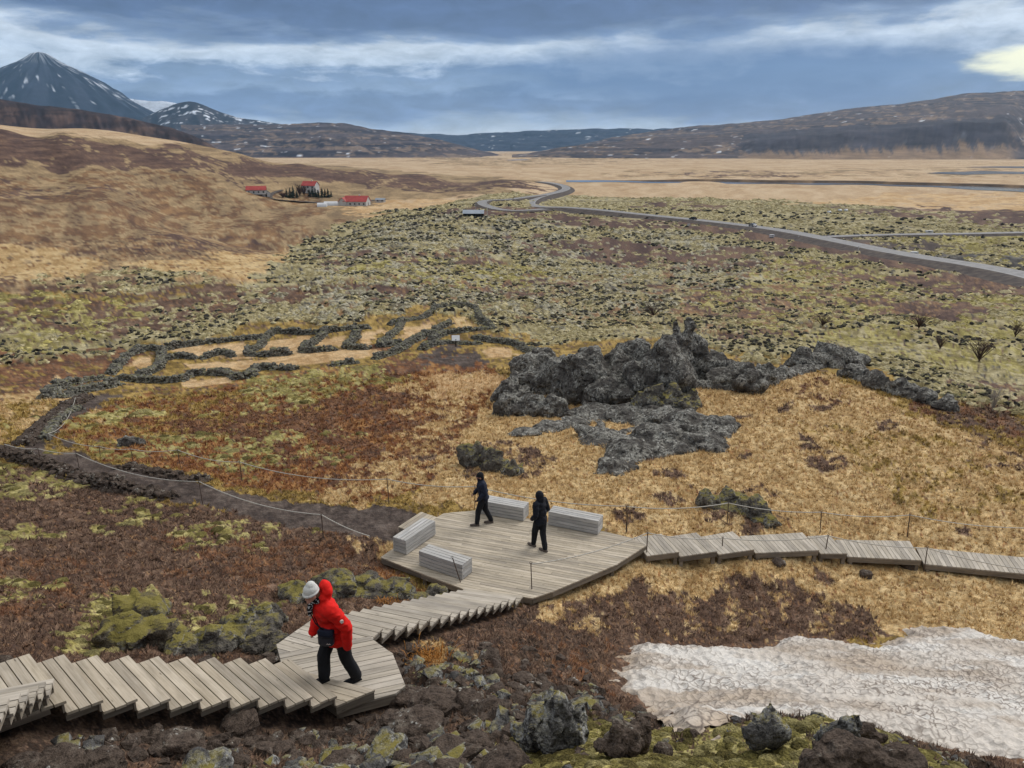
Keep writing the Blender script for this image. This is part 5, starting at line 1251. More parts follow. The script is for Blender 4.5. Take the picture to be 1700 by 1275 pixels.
# ------------------------------------------------------------------ bare shrubs, tussocks
M['twig'] = noise_mat('bare_twig', (al(84, 68, 62), al(112, 92, 82)), 4, .9, .1, 0); M['twig_pale'] = noise_mat('pale_birch_twig', (al(168, 156, 142), al(196, 186, 174)), 4, .9, .1, 0)
def shrub(label, px, py, hpx, wpx, mat, n=26, cat_='shrub'):
    q = ghit(px, py); s = (q[1]*cp_-q[2]*sp_)/F; h, w_ = hpx*s, wpx*s; root = empty('bare_shrub', tuple(q), label, cat_, 'leafless shrubs on the lava')
    V, Fc = tube([(0, 0, -.2), (.02*h, 0, h*.25)], [.035*h, .028*h]); obj('stem', mesh_from('stem', V, Fc, mat), root)
    VV, FF, o = [], [], 0
    for i in range(n):
        a = random.uniform(0, 6.28); rr = w_*random.uniform(.2, 1); tp = np.array([math.cos(a)*rr, math.sin(a)*rr*.8, h*random.uniform(.55, 1)]); mid = tp*[.45, .45, .6]+np.random.default_rng(i).normal(0, .04*h, 3)
        tw = max(.012*h, .35*s); V, Fc = tube([(0, 0, h*.05), tuple(mid), tuple(tp)], [tw*1.2, tw, tw*.5], 4); VV.append(V); FF += [tuple(k+o for k in f) for f in Fc]; o += len(V)
        for j in range(3):
            e = tp*random.uniform(.6, .95); d = np.array([random.gauss(0, .16), random.gauss(0, .16), random.uniform(.05, .22)])*h; V, Fc = tube([tuple(e), tuple(e+d)], [tw*.7, tw*.35], 3); VV.append(V); FF += [tuple(k+o for k in f) for f in Fc]; o += len(V)
    obj('branches', mesh_from('branches', np.vstack(VV), FF, mat), root)
shrub('largest leafless brown shrub on the moss near the right edge', 1625, 600, 42, 24, M['twig'], 34)
shrub('low leafless shrub on the moss left of the largest one', 1560, 580, 24, 14, M['twig'])
shrub('wide leafless shrub on the moss below the road', 1525, 545, 26, 34, M['twig'], 36)
shrub('pale leafless birch bush at the right beside the rubble tail', 1648, 682, 40, 16, M['twig_pale'], 18)
shrub('small leafless shrub on the heath at the far right edge', 1685, 560, 26, 14, M['twig'])
shrub('leafless shrub on the moss right of the tall crag', 1365, 542, 22, 26, M['twig'], 28)
shrub('leafless shrub among the lava blocks above the tall crag', 1085, 525, 20, 22, M['twig'], 28)
M['orange_grass'] = noise_mat('orange_grass', (al(178, 118, 56), al(206, 150, 84)), 8, .9, .1, 0)
def tussock(label, px, py, hpx, wpx, mat, n=240):
    q = ghit(px, py); s = (q[1]*cp_-q[2]*sp_)/F; h, w_ = hpx*s, wpx*s; r = np.random.default_rng(int(px)); V, Fc = [], []
    for i in range(n):
        b_ = r.normal(0, .45, 2)*w_; a = r.uniform(0, 6.28); hh = h*r.uniform(.4, 1); d = np.array([math.cos(a), math.sin(a)])*hh*r.uniform(.2, .9); sd = np.array([-math.sin(a), math.cos(a)])*.006*r.uniform(.6, 1.6)
        z0 = gz(q[0]+b_[0], q[1]+b_[1])[0]-q[2]-.02 if False else -.05; m_ = b_+d*.45; e = b_+d
        V += [(*(b_-sd), z0), (*(b_+sd), z0), (*(m_+sd), z0+hh*.7), (*(m_-sd), z0+hh*.7), (*e, z0+hh*.85)]; o = 5*i; Fc += [(o, o+1, o+2, o+3), (o+3, o+2, o+4)]
    tag(obj('grass_tussock', mesh_from('grass_tussock', V, Fc, mat), None, tuple(q)), label, 'grass', 'dry grass tussocks by the stairs', 'stuff')
tussock('orange dry grass tussock between the white outcrop and the bend landing', 438, 1078, 22, 16, M['orange_grass'])
tussock('tawny grass tussock on the dark slope right of the bend landing', 715, 1098, 26, 40, M['orange_grass'], 420)
tussock('small tawny tussock on the slope behind the person in red', 640, 1002, 12, 22, M['orange_grass'])
M['redshrub'] = noise_mat('red_shrub', (al(112, 50, 34), al(150, 74, 46)), 8, .9, .1, 0)
tussock('rust red low shrub among the boulders at the lower left', 168, 1228, 26, 20, M['redshrub'], 360)
tussock('dark red low shrub at the bottom left of the mossy hummock', 455, 1248, 14, 18, M['redshrub'], 260)
# ------------------------------------------------------------------ farm, cars, signs
M['white'] = noise_mat('white_render', (al(196, 194, 190), al(226, 224, 220)), .6, .8, .2, 0); M['redroof'] = noise_mat('red_roof', (al(168, 60, 56), al(204, 84, 78)), .5, .6, .3, 0)
M['glass'] = noise_mat('dark_pane', (al(50, 54, 60), al(74, 78, 86)), .5, .2, .5, 0); M['darkwood'] = noise_mat('dark_timber', (al(58, 50, 46), al(84, 74, 66)), 2, .9, .1, 0)
M['needle'] = noise_mat('spruce_needles', (al(34, 42, 38), al(58, 66, 54), al(74, 82, 66)), 1.2, .95, .1, .6, .2); M['bark'] = noise_mat('bark', (al(78, 64, 56), al(104, 88, 76)), 2, .95, .1, .3, .05)
M['zinc'] = noise_mat('grey_sheet_roof', (al(150, 160, 172), al(176, 184, 194)), .4, .5, .4, 0); M['tent'] = noise_mat('white_foil', (al(216, 218, 220), al(240, 240, 240)), .4, .5, .4, 0)
M['carpaint'] = noise_mat('silver_car_paint', (al(120, 124, 130), al(134, 138, 144)), .5, .25, .6, 0); M['carwhite'] = noise_mat('white_car_paint', (al(226, 226, 226), al(236, 236, 236)), .5, .3, .5, 0); M['tyre'] = noise_mat('tyre_rubber', (al(34, 34, 36), al(44, 44, 46)), 4, .9, .2, 0)
def boxm(name, x0, x1, y0, y1, z0, z1, mat):
    return mesh_from(name, [(x0, y0, z0), (x1, y0, z0), (x1, y1, z0), (x0, y1, z0), (x0, y0, z1), (x1, y0, z1), (x1, y1, z1), (x0, y1, z1)], [(0, 3, 2, 1), (4, 5, 6, 7), (0, 1, 5, 4), (1, 2, 6, 5), (2, 3, 7, 6), (3, 0, 4, 7)], mat)
def house(name, label, px, py, L_, Wd, hw, hr, ang, wins=4, roofmat='redroof', chimney=True, cat_='house', storeys=1):
    q = ghit(px, py); root = empty(name, (q[0], q[1], q[2]-.3), label, cat_); root.rotation_euler = (0, 0, ang); a, b = L_/2, Wd/2
    V = [(-a, -b, 0), (a, -b, 0), (a, b, 0), (-a, b, 0), (-a, -b, hw), (a, -b, hw), (a, b, hw), (-a, b, hw), (-a, 0, hw+hr), (a, 0, hw+hr)]
    obj('wall', mesh_from('wall', V, [(0, 1, 5, 4), (1, 2, 6, 9, 5), (2, 3, 7, 6), (3, 0, 4, 8, 7)], M['white']), root)
    e = .35; t = .18; R_ = []
    for sgn in (-1, 1):
        R_ += [(-a-e, sgn*(b+e), hw-hr*e/b+.06), (a+e, sgn*(b+e), hw-hr*e/b+.06), (a+e, 0, hw+hr+.06), (-a-e, 0, hw+hr+.06)]
    R_ = R_+[(x, y, z+t) for x, y, z in R_]
    Fc = [(0, 1, 2, 3), (7, 6, 5, 4), (8, 11, 10, 9), (12, 13, 14, 15), (0, 8, 9, 1), (4, 5, 13, 12), (0, 3, 11, 8), (1, 9, 10, 2), (4, 12, 15, 7), (5, 6, 14, 13)]
    rf = obj('roof', mesh_from('roof', R_, Fc, M[roofmat]), root)
    if chimney: obj('chimney', boxm('chimney', a*.2, a*.2+.7, -.35, .35, hw+hr-.5, hw+hr+1.0, M['white']), rf)
    for s_ in range(storeys):
        z0 = .9+s_*2.7
        for i in range(wins):
            x = -a+(i+.5)*L_/wins; wn = obj('window', boxm('window', x-.6, x+.6, -b-.05, -b+.02, z0, z0+1.25, M['white']), root); obj('pane', boxm('pane', x-.5, x+.5, -b-.07, -b-.052, z0+.1, z0+1.15, M['glass']), wn)
    obj('door', boxm('door', a+.003, a+.06, -.5, .5, .1, 2.2, M['darkwood']), root)
    return root
house('farmhouse', 'two storey white farmhouse with red roof behind the spruces', 516, 320, 10, 8, 5.2, 2.8, -.2, 3, storeys=2)
house('farm_building', 'white farm building with red roof left of the spruces', 426, 322, 12, 6.5, 2.8, 2.2, .25, 4, chimney=False, cat_='barn')
house('farm_building', 'small white gabled annex beside the left red roofed building', 441, 326, 5, 5, 2.6, 1.8, -1.1, 2, 'zinc', False, 'barn')
house('farm_barn', 'largest barn with wide red roof and white walls right of the spruces', 593, 341, 15, 10, 3.0, 3.2, -.12, 5, chimney=True, cat_='barn')
house('farm_barn', 'white gable fronted shed joined on the left of the large red barn', 574, 341, 8, 6, 2.8, 2.4, 1.2, 2, chimney=False, cat_='barn')
house('farm_shed', 'tiny pale shed at the right end of the farm', 632, 336, 6, 3.5, 2.0, .9, -.1, 2, 'zinc', False, 'shed')
def tunnel(label, px, py, L_, r, ang):
    q = ghit(px, py); root = empty('foil_tunnel', (q[0], q[1], q[2]-.2), label, 'tent', 'white foil tunnels on the farm'); root.rotation_euler = (0, 0, ang); th = np.linspace(0, math.pi, 13)
    V = [(x, r*math.cos(a), r*.85*math.sin(a)) for x in (-L_/2, L_/2) for a in th]; Fc = [(i, i+1, 14+i, 13+i) for i in range(12)]
    obj('cover', mesh_from('cover', V, Fc, M['tent'], True), root)
    for x, o in ((-L_/2, 0), (L_/2, 13)): obj('end_wall', mesh_from('end_wall', [V[o+i] for i in range(13)], [tuple(range(13))], M['tent']), root)
tunnel('white rounded foil tunnel at the left end of the lower farm yard', 535, 343, 6, 3.0, .15); tunnel('white rounded foil tunnel next to the barn, longer than its neighbour', 550, 341, 9, 3.2, .1)
def conifer(label, px, py, hpx, k):
    q = ghit(px, py); s = (q[1]*cp_-q[2]*sp_)/F; h = hpx*s; root = empty('spruce_tree', tuple(q), label, 'tree', 'spruces around the farmhouse')
    V, Fc = tube([(0, 0, -.3), (0, 0, h*.8)], [h*.035, h*.012], 6); obj('trunk', mesh_from('trunk', V, Fc, M['bark']), root)
    r = np.random.default_rng(k); VV, FF = [], []; n = 150
    for i in range(n):
        t = r.uniform(.06, 1)**.9; z = h*t; rr = h*.24*(1-t)**.8*r.uniform(.7, 1.15)+.1; a = r.uniform(0, 6.28); d = np.array([math.cos(a), math.sin(a), 0]); sd = np.array([-d[1], d[0], 0])*rr*.38
        c = np.array([0, 0, z]); e = c+d*rr-[0, 0, rr*.35]; o = len(VV); VV += [c+[0, 0, h*.04], e+sd, e-sd, c+d*rr*1.2-[0, 0, rr*.55]]; FF += [(o, o+1, o+2), (o+1, o+3, o+2)]
    obj('crown', mesh_from('crown', VV, FF, M['needle']), root)
CON = [(476,328,14),(482,329,17),(487,329,20),(493,329,12),(514,327,13),(519,327,17),(524,327,15),(529,328,13),(535,328,16),(540,328,14),(545,328,15),(550,327,10)]
CLB = ['leftmost small spruce of the farm trees','second spruce from the left in the farm trees','tallest spruce of the farm trees','short spruce right of the tallest one','spruce at the left end of the row before the farmhouse','second spruce of the row before the farmhouse','third spruce of the row before the farmhouse','fourth spruce of the row before the farmhouse','fifth spruce of the row before the farmhouse','sixth spruce of the row before the farmhouse','seventh spruce of the row before the farmhouse','smallest spruce at the right end of the row']
for k, ((x, y, h), lb) in enumerate(zip(CON, CLB)): conifer(lb, x, y, h, k)
shrub('bare deciduous tree left of the farmhouse, taller than its twin', 498, 326, 20, 7, M['twig'], 30, 'tree'); shrub('bare deciduous tree close to the farmhouse gable', 505, 325, 15, 6, M['twig'], 26, 'tree'); shrub('bare brown thicket at the left foot of the spruces', 470, 329, 9, 9, M['twig'], 30)
# info shelter by the car park
q = ghit(786, 360); sh = empty('roadside_shelter', tuple(q), 'long low grey roofed shelter by the parking loop', 'shelter')
obj('roof', boxm('roof', -5.2, 5.2, -2.0, 2.0, -.08, .08, M['zinc']), sh, (0, 0, 2.35), (math.radians(22), 0, 0)); obj('back_wall', boxm('back_wall', -5, 5, .9, 1.1, 0, 2.5, M['darkwood']), sh)
for x in (-4.8, -1.6, 1.6, 4.8): obj('post', boxm('post', x-.09, x+.09, -1.4, -1.22, -.2, 1.62, M['darkwood']), sh)
def pole(name, label, px, py, h, r, mat, panel=None, cat_='pole'):
    q = ghit(px, py); root = empty(name, tuple(q), label, cat_); V, Fc = tube([(0, 0, -.3), (0, 0, h)], r, 8); obj('shaft', mesh_from('shaft', V, Fc, mat), root)
    if panel:
        w_, hh = panel; obj('panel', boxm('panel', -w_/2, w_/2, -r-.05, -r-.01, h-hh, h, M['white']), root)
    else: obj('cap', boxm('cap', -r*1.4, r*1.4, -r*1.4, r*1.4, h, h+r, mat), root)
pole('flag_pole', 'thin pale pole behind the roadside shelter', 790, 356, 5.0, .09, M['zinc']); pole('flag_pole', 'stout pale pole right of the roadside shelter', 809, 361, 4.2, .14, M['white'])
pole('road_sign', 'white sign in the dark verge below the road bend', 1143, 378, 1.8, .07, M['steel'], (1.3, .9), 'sign')
for i, (px, py) in enumerate([(1239, 379), (1325, 398), (1425, 416), (1585, 449), (1100, 365), (1040, 360)]): pole('marker_post', ['white marker post just left of the car', 'white marker post right of the car', 'white marker post after the side road junction', 'rightmost white marker post by the road', 'white marker post left of the dark verge sign', 'farthest white marker post after the bend'][i], px, py, 1.3, .10, M['white'], None, 'marker')
# information board at the sheepfold
q = ghit(757, 576); ib = empty('information_board', tuple(q), 'white slanted information board on a brown post at the sheepfold', 'sign'); s = (q[1]*cp_-q[2]*sp_)/F
V, Fc = tube([(0, 0, -.3), (0, 0, .75)], .06, 8); obj('post', mesh_from('post', V, Fc, M['darkwood']), ib)
M['board'] = noise_mat('white_board', (al(250, 250, 250), al(255, 255, 255)), 1, .5, .3, 0); w_, h_ = 6.6*s, 10*s; pn = obj('panel', boxm('panel', -w_, w_, -.03, .03, 0, h_, M['board']), ib, (0, -.05, .62), (math.radians(-38), 0, .1)); obj('panel_frame', boxm('panel_frame', -w_-.03, w_+.03, .031, .07, -.03, h_+.03, M['darkwood']), pn)
def car(label, px, py, ang, paint):
    q = ghit(px, py); k = np.hypot(road_w[:, 0]-q[0], road_w[:, 1]-q[1]).argmin(); p = road_w[k]; d = road_w[min(k+2, len(road_w)-1)]-road_w[k-2]; ang = math.atan2(d[1], d[0])
    zr = ROADZ(p); root = empty('car', (p[0]-math.sin(ang)*1.7, p[1]+math.cos(ang)*1.7, zr), label, 'car', 'cars on the road'); root.rotation_euler = (0, 0, ang)
    pr = [(-2.15, .35), (-2.1, .8), (-1.75, .95), (-1.25, 1.42), (.35, 1.45), (1.0, .98), (1.95, .85), (2.15, .6), (2.1, .32)]; n = len(pr)
    V = [(x, -.86*(1 if z < 1 else .84), z) for x, z in pr]+[(x, .86*(1 if z < 1 else .84), z) for x, z in pr]; Fc = [tuple(range(n))[::-1], tuple(range(n, 2*n))]+[(i, (i+1) % n, n+(i+1) % n, n+i) for i in range(n)]
    obj('body', mesh_from('body', V, Fc, paint), root)
    for sgn in (-1, 1):
        obj('side_window', mesh_from('side_window', [(-1.6, sgn*.80, 1.0), (.75, sgn*.80, 1.0), (.3, sgn*.735, 1.38), (-1.2, sgn*.735, 1.38), (-1.6, sgn*.84, 1.0), (.75, sgn*.84, 1.0), (.3, sgn*.75, 1.38), (-1.2, sgn*.75, 1.38)], [(0, 1, 2, 3), (4, 5, 6, 7), (0, 1, 5, 4), (2, 3, 7, 6)], M['glass']), root)
        for x in (-1.35, 1.35):
            th = np.linspace(0, 2*math.pi, 14, endpoint=False); V = [(x+.33*math.cos(a), y, .33+.33*math.sin(a)) for y in (sgn*.66, sgn*.885) for a in th]; Fc = [(i, (i+1) % 14, 14+(i+1) % 14, 14+i) for i in range(14)]+[tuple(range(14)), tuple(range(14, 28))]
            wh = obj('wheel', mesh_from('wheel', V, Fc, M['tyre']), root); V2 = [(x+.19*math.cos(a), sgn*.892, .33+.19*math.sin(a)) for a in th]; obj('rim', mesh_from('rim', V2, [tuple(range(14))], M['zinc']), wh)
        for x in (2.13, -2.14): obj('headlight' if x > 0 else 'tail_light', boxm('light', x-.03, x+.02, sgn*.6-.16, sgn*.6+.16, .58, .72, M['white'] if x > 0 else M['redroof']), root)
    obj('windscreen', mesh_from('windscreen', [(1.0, -.7, 1.0), (1.0, .7, 1.0), (.42, .62, 1.42), (.42, -.62, 1.42)], [(0, 1, 2, 3)], M['glass']), root)
def ROADZ(p):
    z = gz(road_w[:, 0], road_w[:, 1]); z = np.convolve(np.pad(z, 18, mode='edge'), np.ones(37)/37, 'valid')+1.0; return float(z[np.hypot(road_w[:, 0]-p[0], road_w[:, 1]-p[1]).argmin()])
car('silver car driving along the main road near the side road', 1264, 381, 0, M['carpaint']); car('small dark looking car farther along the main road towards the bend', 1156, 367, 0, M['tyre'])
def bale(label, px, py, s=1.0):
    q = ghit(px, py); root = empty('wrapped_bale', tuple(q), label, 'bale', 'white wrapped bales on the lava'); root.rotation_euler = (0, 0, .3); th = np.linspace(0, 2*math.pi, 16, endpoint=False)
    V = [(x, r*math.cos(a), .62*s+r*math.sin(a)) for x, r in ((-.75*s, .5*s), (-.65*s, .62*s), (.65*s, .62*s), (.75*s, .5*s)) for a in th]; Fc = [tuple(f) for f in grid_faces(4, 16, True)]+[tuple(range(16))[::-1], tuple(range(48, 64))]
    obj('wrap', mesh_from('wrap', V, Fc, M['tent'], True), root)
bale('leftmost white bale of three beyond the road', 1376, 355, 1.3); bale('middle white bale of three beyond the road', 1394, 352, 1.3); bale('rightmost white bale of three beyond the road', 1404, 352, 1.3)
def caravan(label, px, py, L_, ang):
    q = ghit(px, py); root = empty('white_trailer', tuple(q), label, 'trailer', 'white trailers parked off the road'); root.rotation_euler = (0, 0, ang)
    root.scale = (.62, .62, .55); b_ = obj('body', boxm('body', -L_/2, L_/2, -1, 1, .5, 2.2, M['carwhite']), root); obj('roof', boxm('roof', -L_/2-.1, L_/2+.1, -1.08, 1.08, 2.203, 2.32, M['tent']), root); obj('window', boxm('window', -L_*.25, L_*.25, -1.04, -1.003, 1.3, 1.8, M['glass']), root)
    for x in (-.6, .6): V, Fc = tube([(x, -.98, .35), (x, .98, .35)], .34, 12); obj('wheel', mesh_from('wheel', V, Fc, M['tyre']), root)
caravan('white box trailer by the far side road', 1542, 388, 4.6, -.05); caravan('white trailer on the dark gravel below the side road', 1517, 425, 3.4, .1); caravan('small white trailer in the verge below the silver car', 1281, 395, 2.6, .1)
# ------------------------------------------------------------------ people
def cloth(name, col, dark=.8, rough=.8, scale=9, bs=.35, spec=.2):
    c = al(*col); return noise_mat(name, (tuple(x*dark for x in c), c, tuple(min(1, x*1.1) for x in c)), scale, rough, spec, bs, .012)
M['red_jacket'] = cloth('red_jacket', (250, 38, 30), .85); M['black_cloth'] = cloth('black_cloth', (34, 35, 40), .8); M['navy_cloth'] = cloth('navy_cloth', (38, 44, 62), .75); M['knit'] = cloth('white_knit', (244, 244, 238), .9, .95, 40, .8)
M['skin'] = cloth('skin', (222, 170, 150), .93, .5, 6, 0); M['hair'] = cloth('hair', (120, 92, 70), .8); M['boot'] = cloth('boot_leather', (112, 102, 96), .7); M['bag'] = cloth('navy_bag', (40, 42, 56), .85, .45, 12, .2, .5); M['badge'] = cloth('white_badge', (240, 225, 215), .95)
m, t, b = mat_new('spotted_scarf', .9, .1); tcn = t.new('ShaderNodeTexCoord'); v = t.new('ShaderNodeTexVoronoi'); t.link(tcn.outputs['Object'], v.inputs['Vector']); v.inputs['Scale'].default_value = 34
t.link(t.ramp(v.outputs['Distance'], [(.30, al(225, 225, 225)), (.40, al(26, 26, 28))]), b.inputs['Base Color']); M['scarf'] = m
def ell(c, r, rot=None, sub=3):
    V, Fc = ICO[sub]; v = V*np.array(r)
    if rot is not None: v = v@np.array(rot).T
    return v+np.array(c), Fc
def cap(p, q, r1, r2, n=14):
    """tapered limb with round ends"""
    p, q = np.array(p, float), np.array(q, float); d = q-p; L_ = np.linalg.norm(d)
    if L_ < 1e-6: return ell(p, (r1,)*3)
    prof = [(-r1*math.cos(a), r1*math.sin(a)) for a in np.linspace(.25, math.pi/2, 4)]+[(L_*t_, r1+(r2-r1)*t_) for t_ in (.33, .66)]+[(L_+r2*math.sin(a), r2*math.cos(a)) for a in np.linspace(0, math.pi/2-.25, 4)]
    P = np.array([p+d/L_*x for x, _ in prof]); V, F_ = tube(P, np.array([r for _, r in prof]), n)
    T_ = []
    for f in F_: T_ += [(f[0], f[i], f[i+1]) for i in range(1, len(f)-1)]
    return V, np.array(T_)
def ry(a): c, s = math.cos(a), math.sin(a); return [[c, 0, s], [0, 1, 0], [-s, 0, c]]
def limb(P, R_): return [cap(P[i], P[i+1], R_[i], R_[i+1]) for i in range(len(P)-1)]
def hand(w_, d, side):
    """palm, four fingers of different length and a thumb, slightly curled; w_ wrist, d pointing down the arm"""
    w_ = np.array(w_); d = np.array(d)/np.linalg.norm(d); f = np.array([1., 0, 0]); out = [cap(w_, w_+d*.075, .026, .032)]
    for i, (o_, L_) in enumerate(((.024, .062), (.008, .072), (-.008, .068), (-.022, .052))):
        k = w_+d*.085+f*o_; m_ = k+d*L_*.5+np.array([0, -side*.008, 0]); out += [cap(k, m_, .0095, .009), cap(m_, m_+d*L_*.45+np.array([0, -side*.02, 0]), .009, .0075)]
    k = w_+d*.03+f*.028; out += [cap(k, k+d*.035+f*.022, .011, .0095), cap(k+d*.035+f*.022, k+d*.062+f*.02, .0095, .008)]; return out
def person(label, root_xy, z, heading, J, look):
    root = empty('person', (root_xy[0], root_xy[1], z), label, 'person'); h = math.atan2(heading[1], heading[0]); root.rotation_euler = (0, 0, h)
    def part(name, pieces, mat, voxel=.012, smooth=2, parent=root, wr=None):
        me = remesh(pieces, voxel, name, smooth)
        if wr: displace(me, wr)
        me.materials.clear(); me.materials.append(M[mat]); me.polygons.foreach_set('use_smooth', np.full(len(me.polygons), True)); return obj(name, me, parent)
    def wrinkle(amp, fz=22., seed=3): return lambda co, nr: nr*((vn3(co*[9, 9, fz], seed)-.5)*amp+(vn3(co*[22, 22, 40], seed+1)-.5)*amp*.4)[:, None]
    pel, ch, nk, hd = map(np.array, (J['pelvis'], J['chest'], J['neck'], J['head'])); tilt = J.get('tilt', .3)
    # body: one continuous figure under the clothes
    B = [cap(pel, ch, .11, .12), cap(ch, nk, .10, .055), cap(nk, hd, .052, .06)]
    Rh = ry(J.get('nod', .2)); B += [ell(hd, (.092, .076, .115), Rh)]
    def hp(x, y, z_): return hd+np.array(Rh)@np.array([x, y, z_])
    B += [ell(hp(.07, 0, -.07), (.042, .045, .045)), cap(hp(.09, 0, .012), hp(.108, 0, -.022), .011, .016), ell(hp(.088, 0, -.052), (.014, .026, .008)), ell(hp(.0, .078, -.01), (.02, .01, .03)), ell(hp(.0, -.078, -.01), (.02, .01, .03)), ell(hp(.075, .032, .024), (.02, .022, .010)), ell(hp(.075, -.032, .024), (.02, .022, .010))]
    for s, nm in ((1, 'l'), (-1, 'r')):
        A = J['arm_'+nm]; Lg = J['leg_'+nm]; B += limb([ch+[0.02, s*.05, .1], A[0], A[1], A[2]], [.07, .05, .042, .03]); B += hand(A[2], np.array(A[2])-np.array(A[1]), s); B += limb([pel+[0, s*.04, 0], Lg[0], Lg[1], Lg[2]], [.09, .085, .055, .04])
        ft = np.array(Lg[2]); td = J.get('toe_'+nm, np.array([1., 0, 0])); B += [cap(ft-[.02, 0, .05], ft+td*.14-[0, 0, .07], .034, .028)]
    body = part('body', B, 'skin', .0145, 1)
    for s in (1, -1):
        obj('eye', mesh_from('eye', *[x.tolist() for x in ell(hp(.0895, s*.030, .012), (.006, .011, .007), None, 2)], M['black_cloth']), body)
    # trousers
    fl = J.get('flare', 0); T_ = [ell(pel, (.135, .17, .14)), ell(pel+[0, 0, -.08], (.13, .165, .12))]
    for s, nm in ((1, 'l'), (-1, 'r')):
        Lg = J['leg_'+nm]; T_ += limb([Lg[0], Lg[1], np.array(Lg[2])+[0, 0, .02]], [J.get('thigh', .112), J.get('thigh', .112)*.8, .07+fl])
    part('trousers', T_, J['legs'], .016, 2, wr=wrinkle(.014, 9, 5))
    # boots
    for s, nm in ((1, 'l'), (-1, 'r')):
        ft = np.array(J['leg_'+nm][2]); td = np.array(J.get('toe_'+nm, (1., 0, 0))); gnd = ft[2]-.09
        bt = part('boot', [cap(ft, ft-[0, 0, .035], .052, .05), cap(ft+[-.03, 0, -.04], ft+td*.18+[0, 0, -.05], .048, .038), ell(ft+td*.06+[0, 0, -.055], (.13, .046, .035))], J['shoe'], .01, 1)
        sl_ = [ft+td*x+[0, 0, 0]+np.array([-td[1], td[0], 0])*y for x, y in ((-.075, -.035), (.07, -.045), (.17, -.03), (.19, 0), (.17, .03), (.07, .045), (-.075, .035))]
        V = [(p[0], p[1], gnd) for p in sl_]+[(p[0], p[1], gnd+.022) for p in sl_]; obj('sole', mesh_from('sole', V, [tuple(range(7))[::-1], tuple(range(7, 14))]+[(i, (i+1) % 7, 7+(i+1) % 7, 7+i) for i in range(7)], M[J.get('sole', 'black_cloth')]), bt)
    # jacket
    jr = J.get('bulk', 1.0); up = (ch-pel)/np.linalg.norm(ch-pel); Rt = ry(tilt)
    JK = [ell(pel+up*(-.02), (.165*jr, .205*jr, .15), Rt), ell(pel+up*.16, (.16*jr, .20*jr, .18), Rt), ell(ch, (.155*jr, .205*jr, .19), Rt), ell(ch+up*.13, (.115*jr, .17*jr, .09), Rt), cap(ch+up*.12, nk+[0, 0, .0], .105, .085)]
    if J.get('skirt'): JK += [ell(pel-[0, 0, .1], (.17*jr, .21*jr, .13), Rt)]
    for s, nm in ((1, 'l'), (-1, 'r')):
        A = J['arm_'+nm]; w_ = np.array(A[2])+(np.array(A[2])-np.array(A[1]))*J.get('cuff', .0); JK += limb([ch+up*.1+[0, s*.1, 0], A[0], A[1], w_], [.1*jr, .092*jr, .076*jr, .062*jr])
    if J.get('hood') == 'down': JK += [ell(nk+[-.12, 0, .11], (.085, .15, .15), ry(-.05)), ell(nk+[-.06, 0, .03], (.11, .15, .09)), ell(nk+[-.10, 0, .19], (.06, .09, .08), ry(-.2))]
    jk = part('jacket', JK, J['jacket'], .0155, 2, wr=wrinkle(.026, 20, 8))
    if J.get('hood') == 'up':
        HD = [ell(hd+[-.015, 0, .015], (.125, .112, .145), Rh), cap(hd+[-.04, 0, -.05], nk+[-.02, 0, -.02], .11, .11)]; hdp = part('hood', HD, J['jacket'], .012, 2, jk, wrinkle(.012, 20, 2))
        displace(hdp.data, lambda co, nr: np.where(((co-hd)@np.array(Rh))[:, :1] > .085, -np.array(Rh)[:, 0][None]*(((co-hd)@np.array(Rh))[:, :1]-.085)*1.25, 0))
    A = J['arm_l']
    if J.get('zip'): V, Fc = tube([tuple(pel+[.175*jr, -.01, -.02]), tuple(pel+up*.2+[.17*jr, -.01, 0]), tuple(ch+[.16*jr, -.01, .02]), tuple(nk+[.09, -.01, -.01])], .008, 6); obj('zip', mesh_from('zip', V, Fc, M['black_cloth']), jk)
    return root, body, jk, part, hd, nk, pel, ch, hp, Rh
def feet_frame(pf_, pr, heading):
    mid = (pf_[:2]+pr[:2])/2; f = np.array(heading)/np.linalg.norm(heading); l = np.array([-f[1], f[0]]); return mid, lambda p: (float(np.dot(p[:2]-mid, f)), float(np.dot(p[:2]-mid, l)))
def legs(hip, foot, gz_, bend=.06):
    """hip and ankle joints with a knee pushed forward"""
    a = np.array(hip); b_ = np.array([foot[0], foot[1], gz_+.09]); k = (a+b_)/2+[bend, 0, .0]; return [a, k, b_]
# person in red
fr, fl_ = at_z(539, 1131, LAND+R1), at_z(592, 1130, LAND); hdg = np.array([-.82, -.57]); mid, loc = feet_frame(fr, fl_, hdg); r_, l_ = loc(fr), loc(fl_)
J = dict(pelvis=(.0, 0, 1.0), chest=(.15, 0, 1.38), neck=(.24, 0, 1.58), head=(.325, 0, 1.69), tilt=.38, nod=.30, legs='black_cloth', shoe='black_cloth', jacket='red_jacket', hood='down', flare=.02, bulk=1.2, skirt=True, zip=True, cuff=.3, thigh=.122,
 leg_r=legs((.03, -.1, .95), r_, R1, .07), leg_l=legs((-.02, .1, .93), l_, 0, .05), arm_l=[(.14, .24, 1.48), (-.02, .34, 1.20), (-.03, .31, .94)], arm_r=[(.17, -.23, 1.48), (.12, -.31, 1.18), (.24, -.26, .98)])
root, body, jk, part, hd, nk, pel, ch, hp, Rh = person('person in a red hooded jacket and white knit hat climbing the stairs', mid, LAND, hdg, J, None)
bn = part('knit_hat', [ell(hp(-.012, 0, .085), (.112, .104, .10), Rh), cap(hp(-.022, 0, .11), hp(-.035, 0, .14), .092, .075), ell(hp(.0, 0, .06), (.113, .104, .05), Rh)], 'knit', .009, 2)
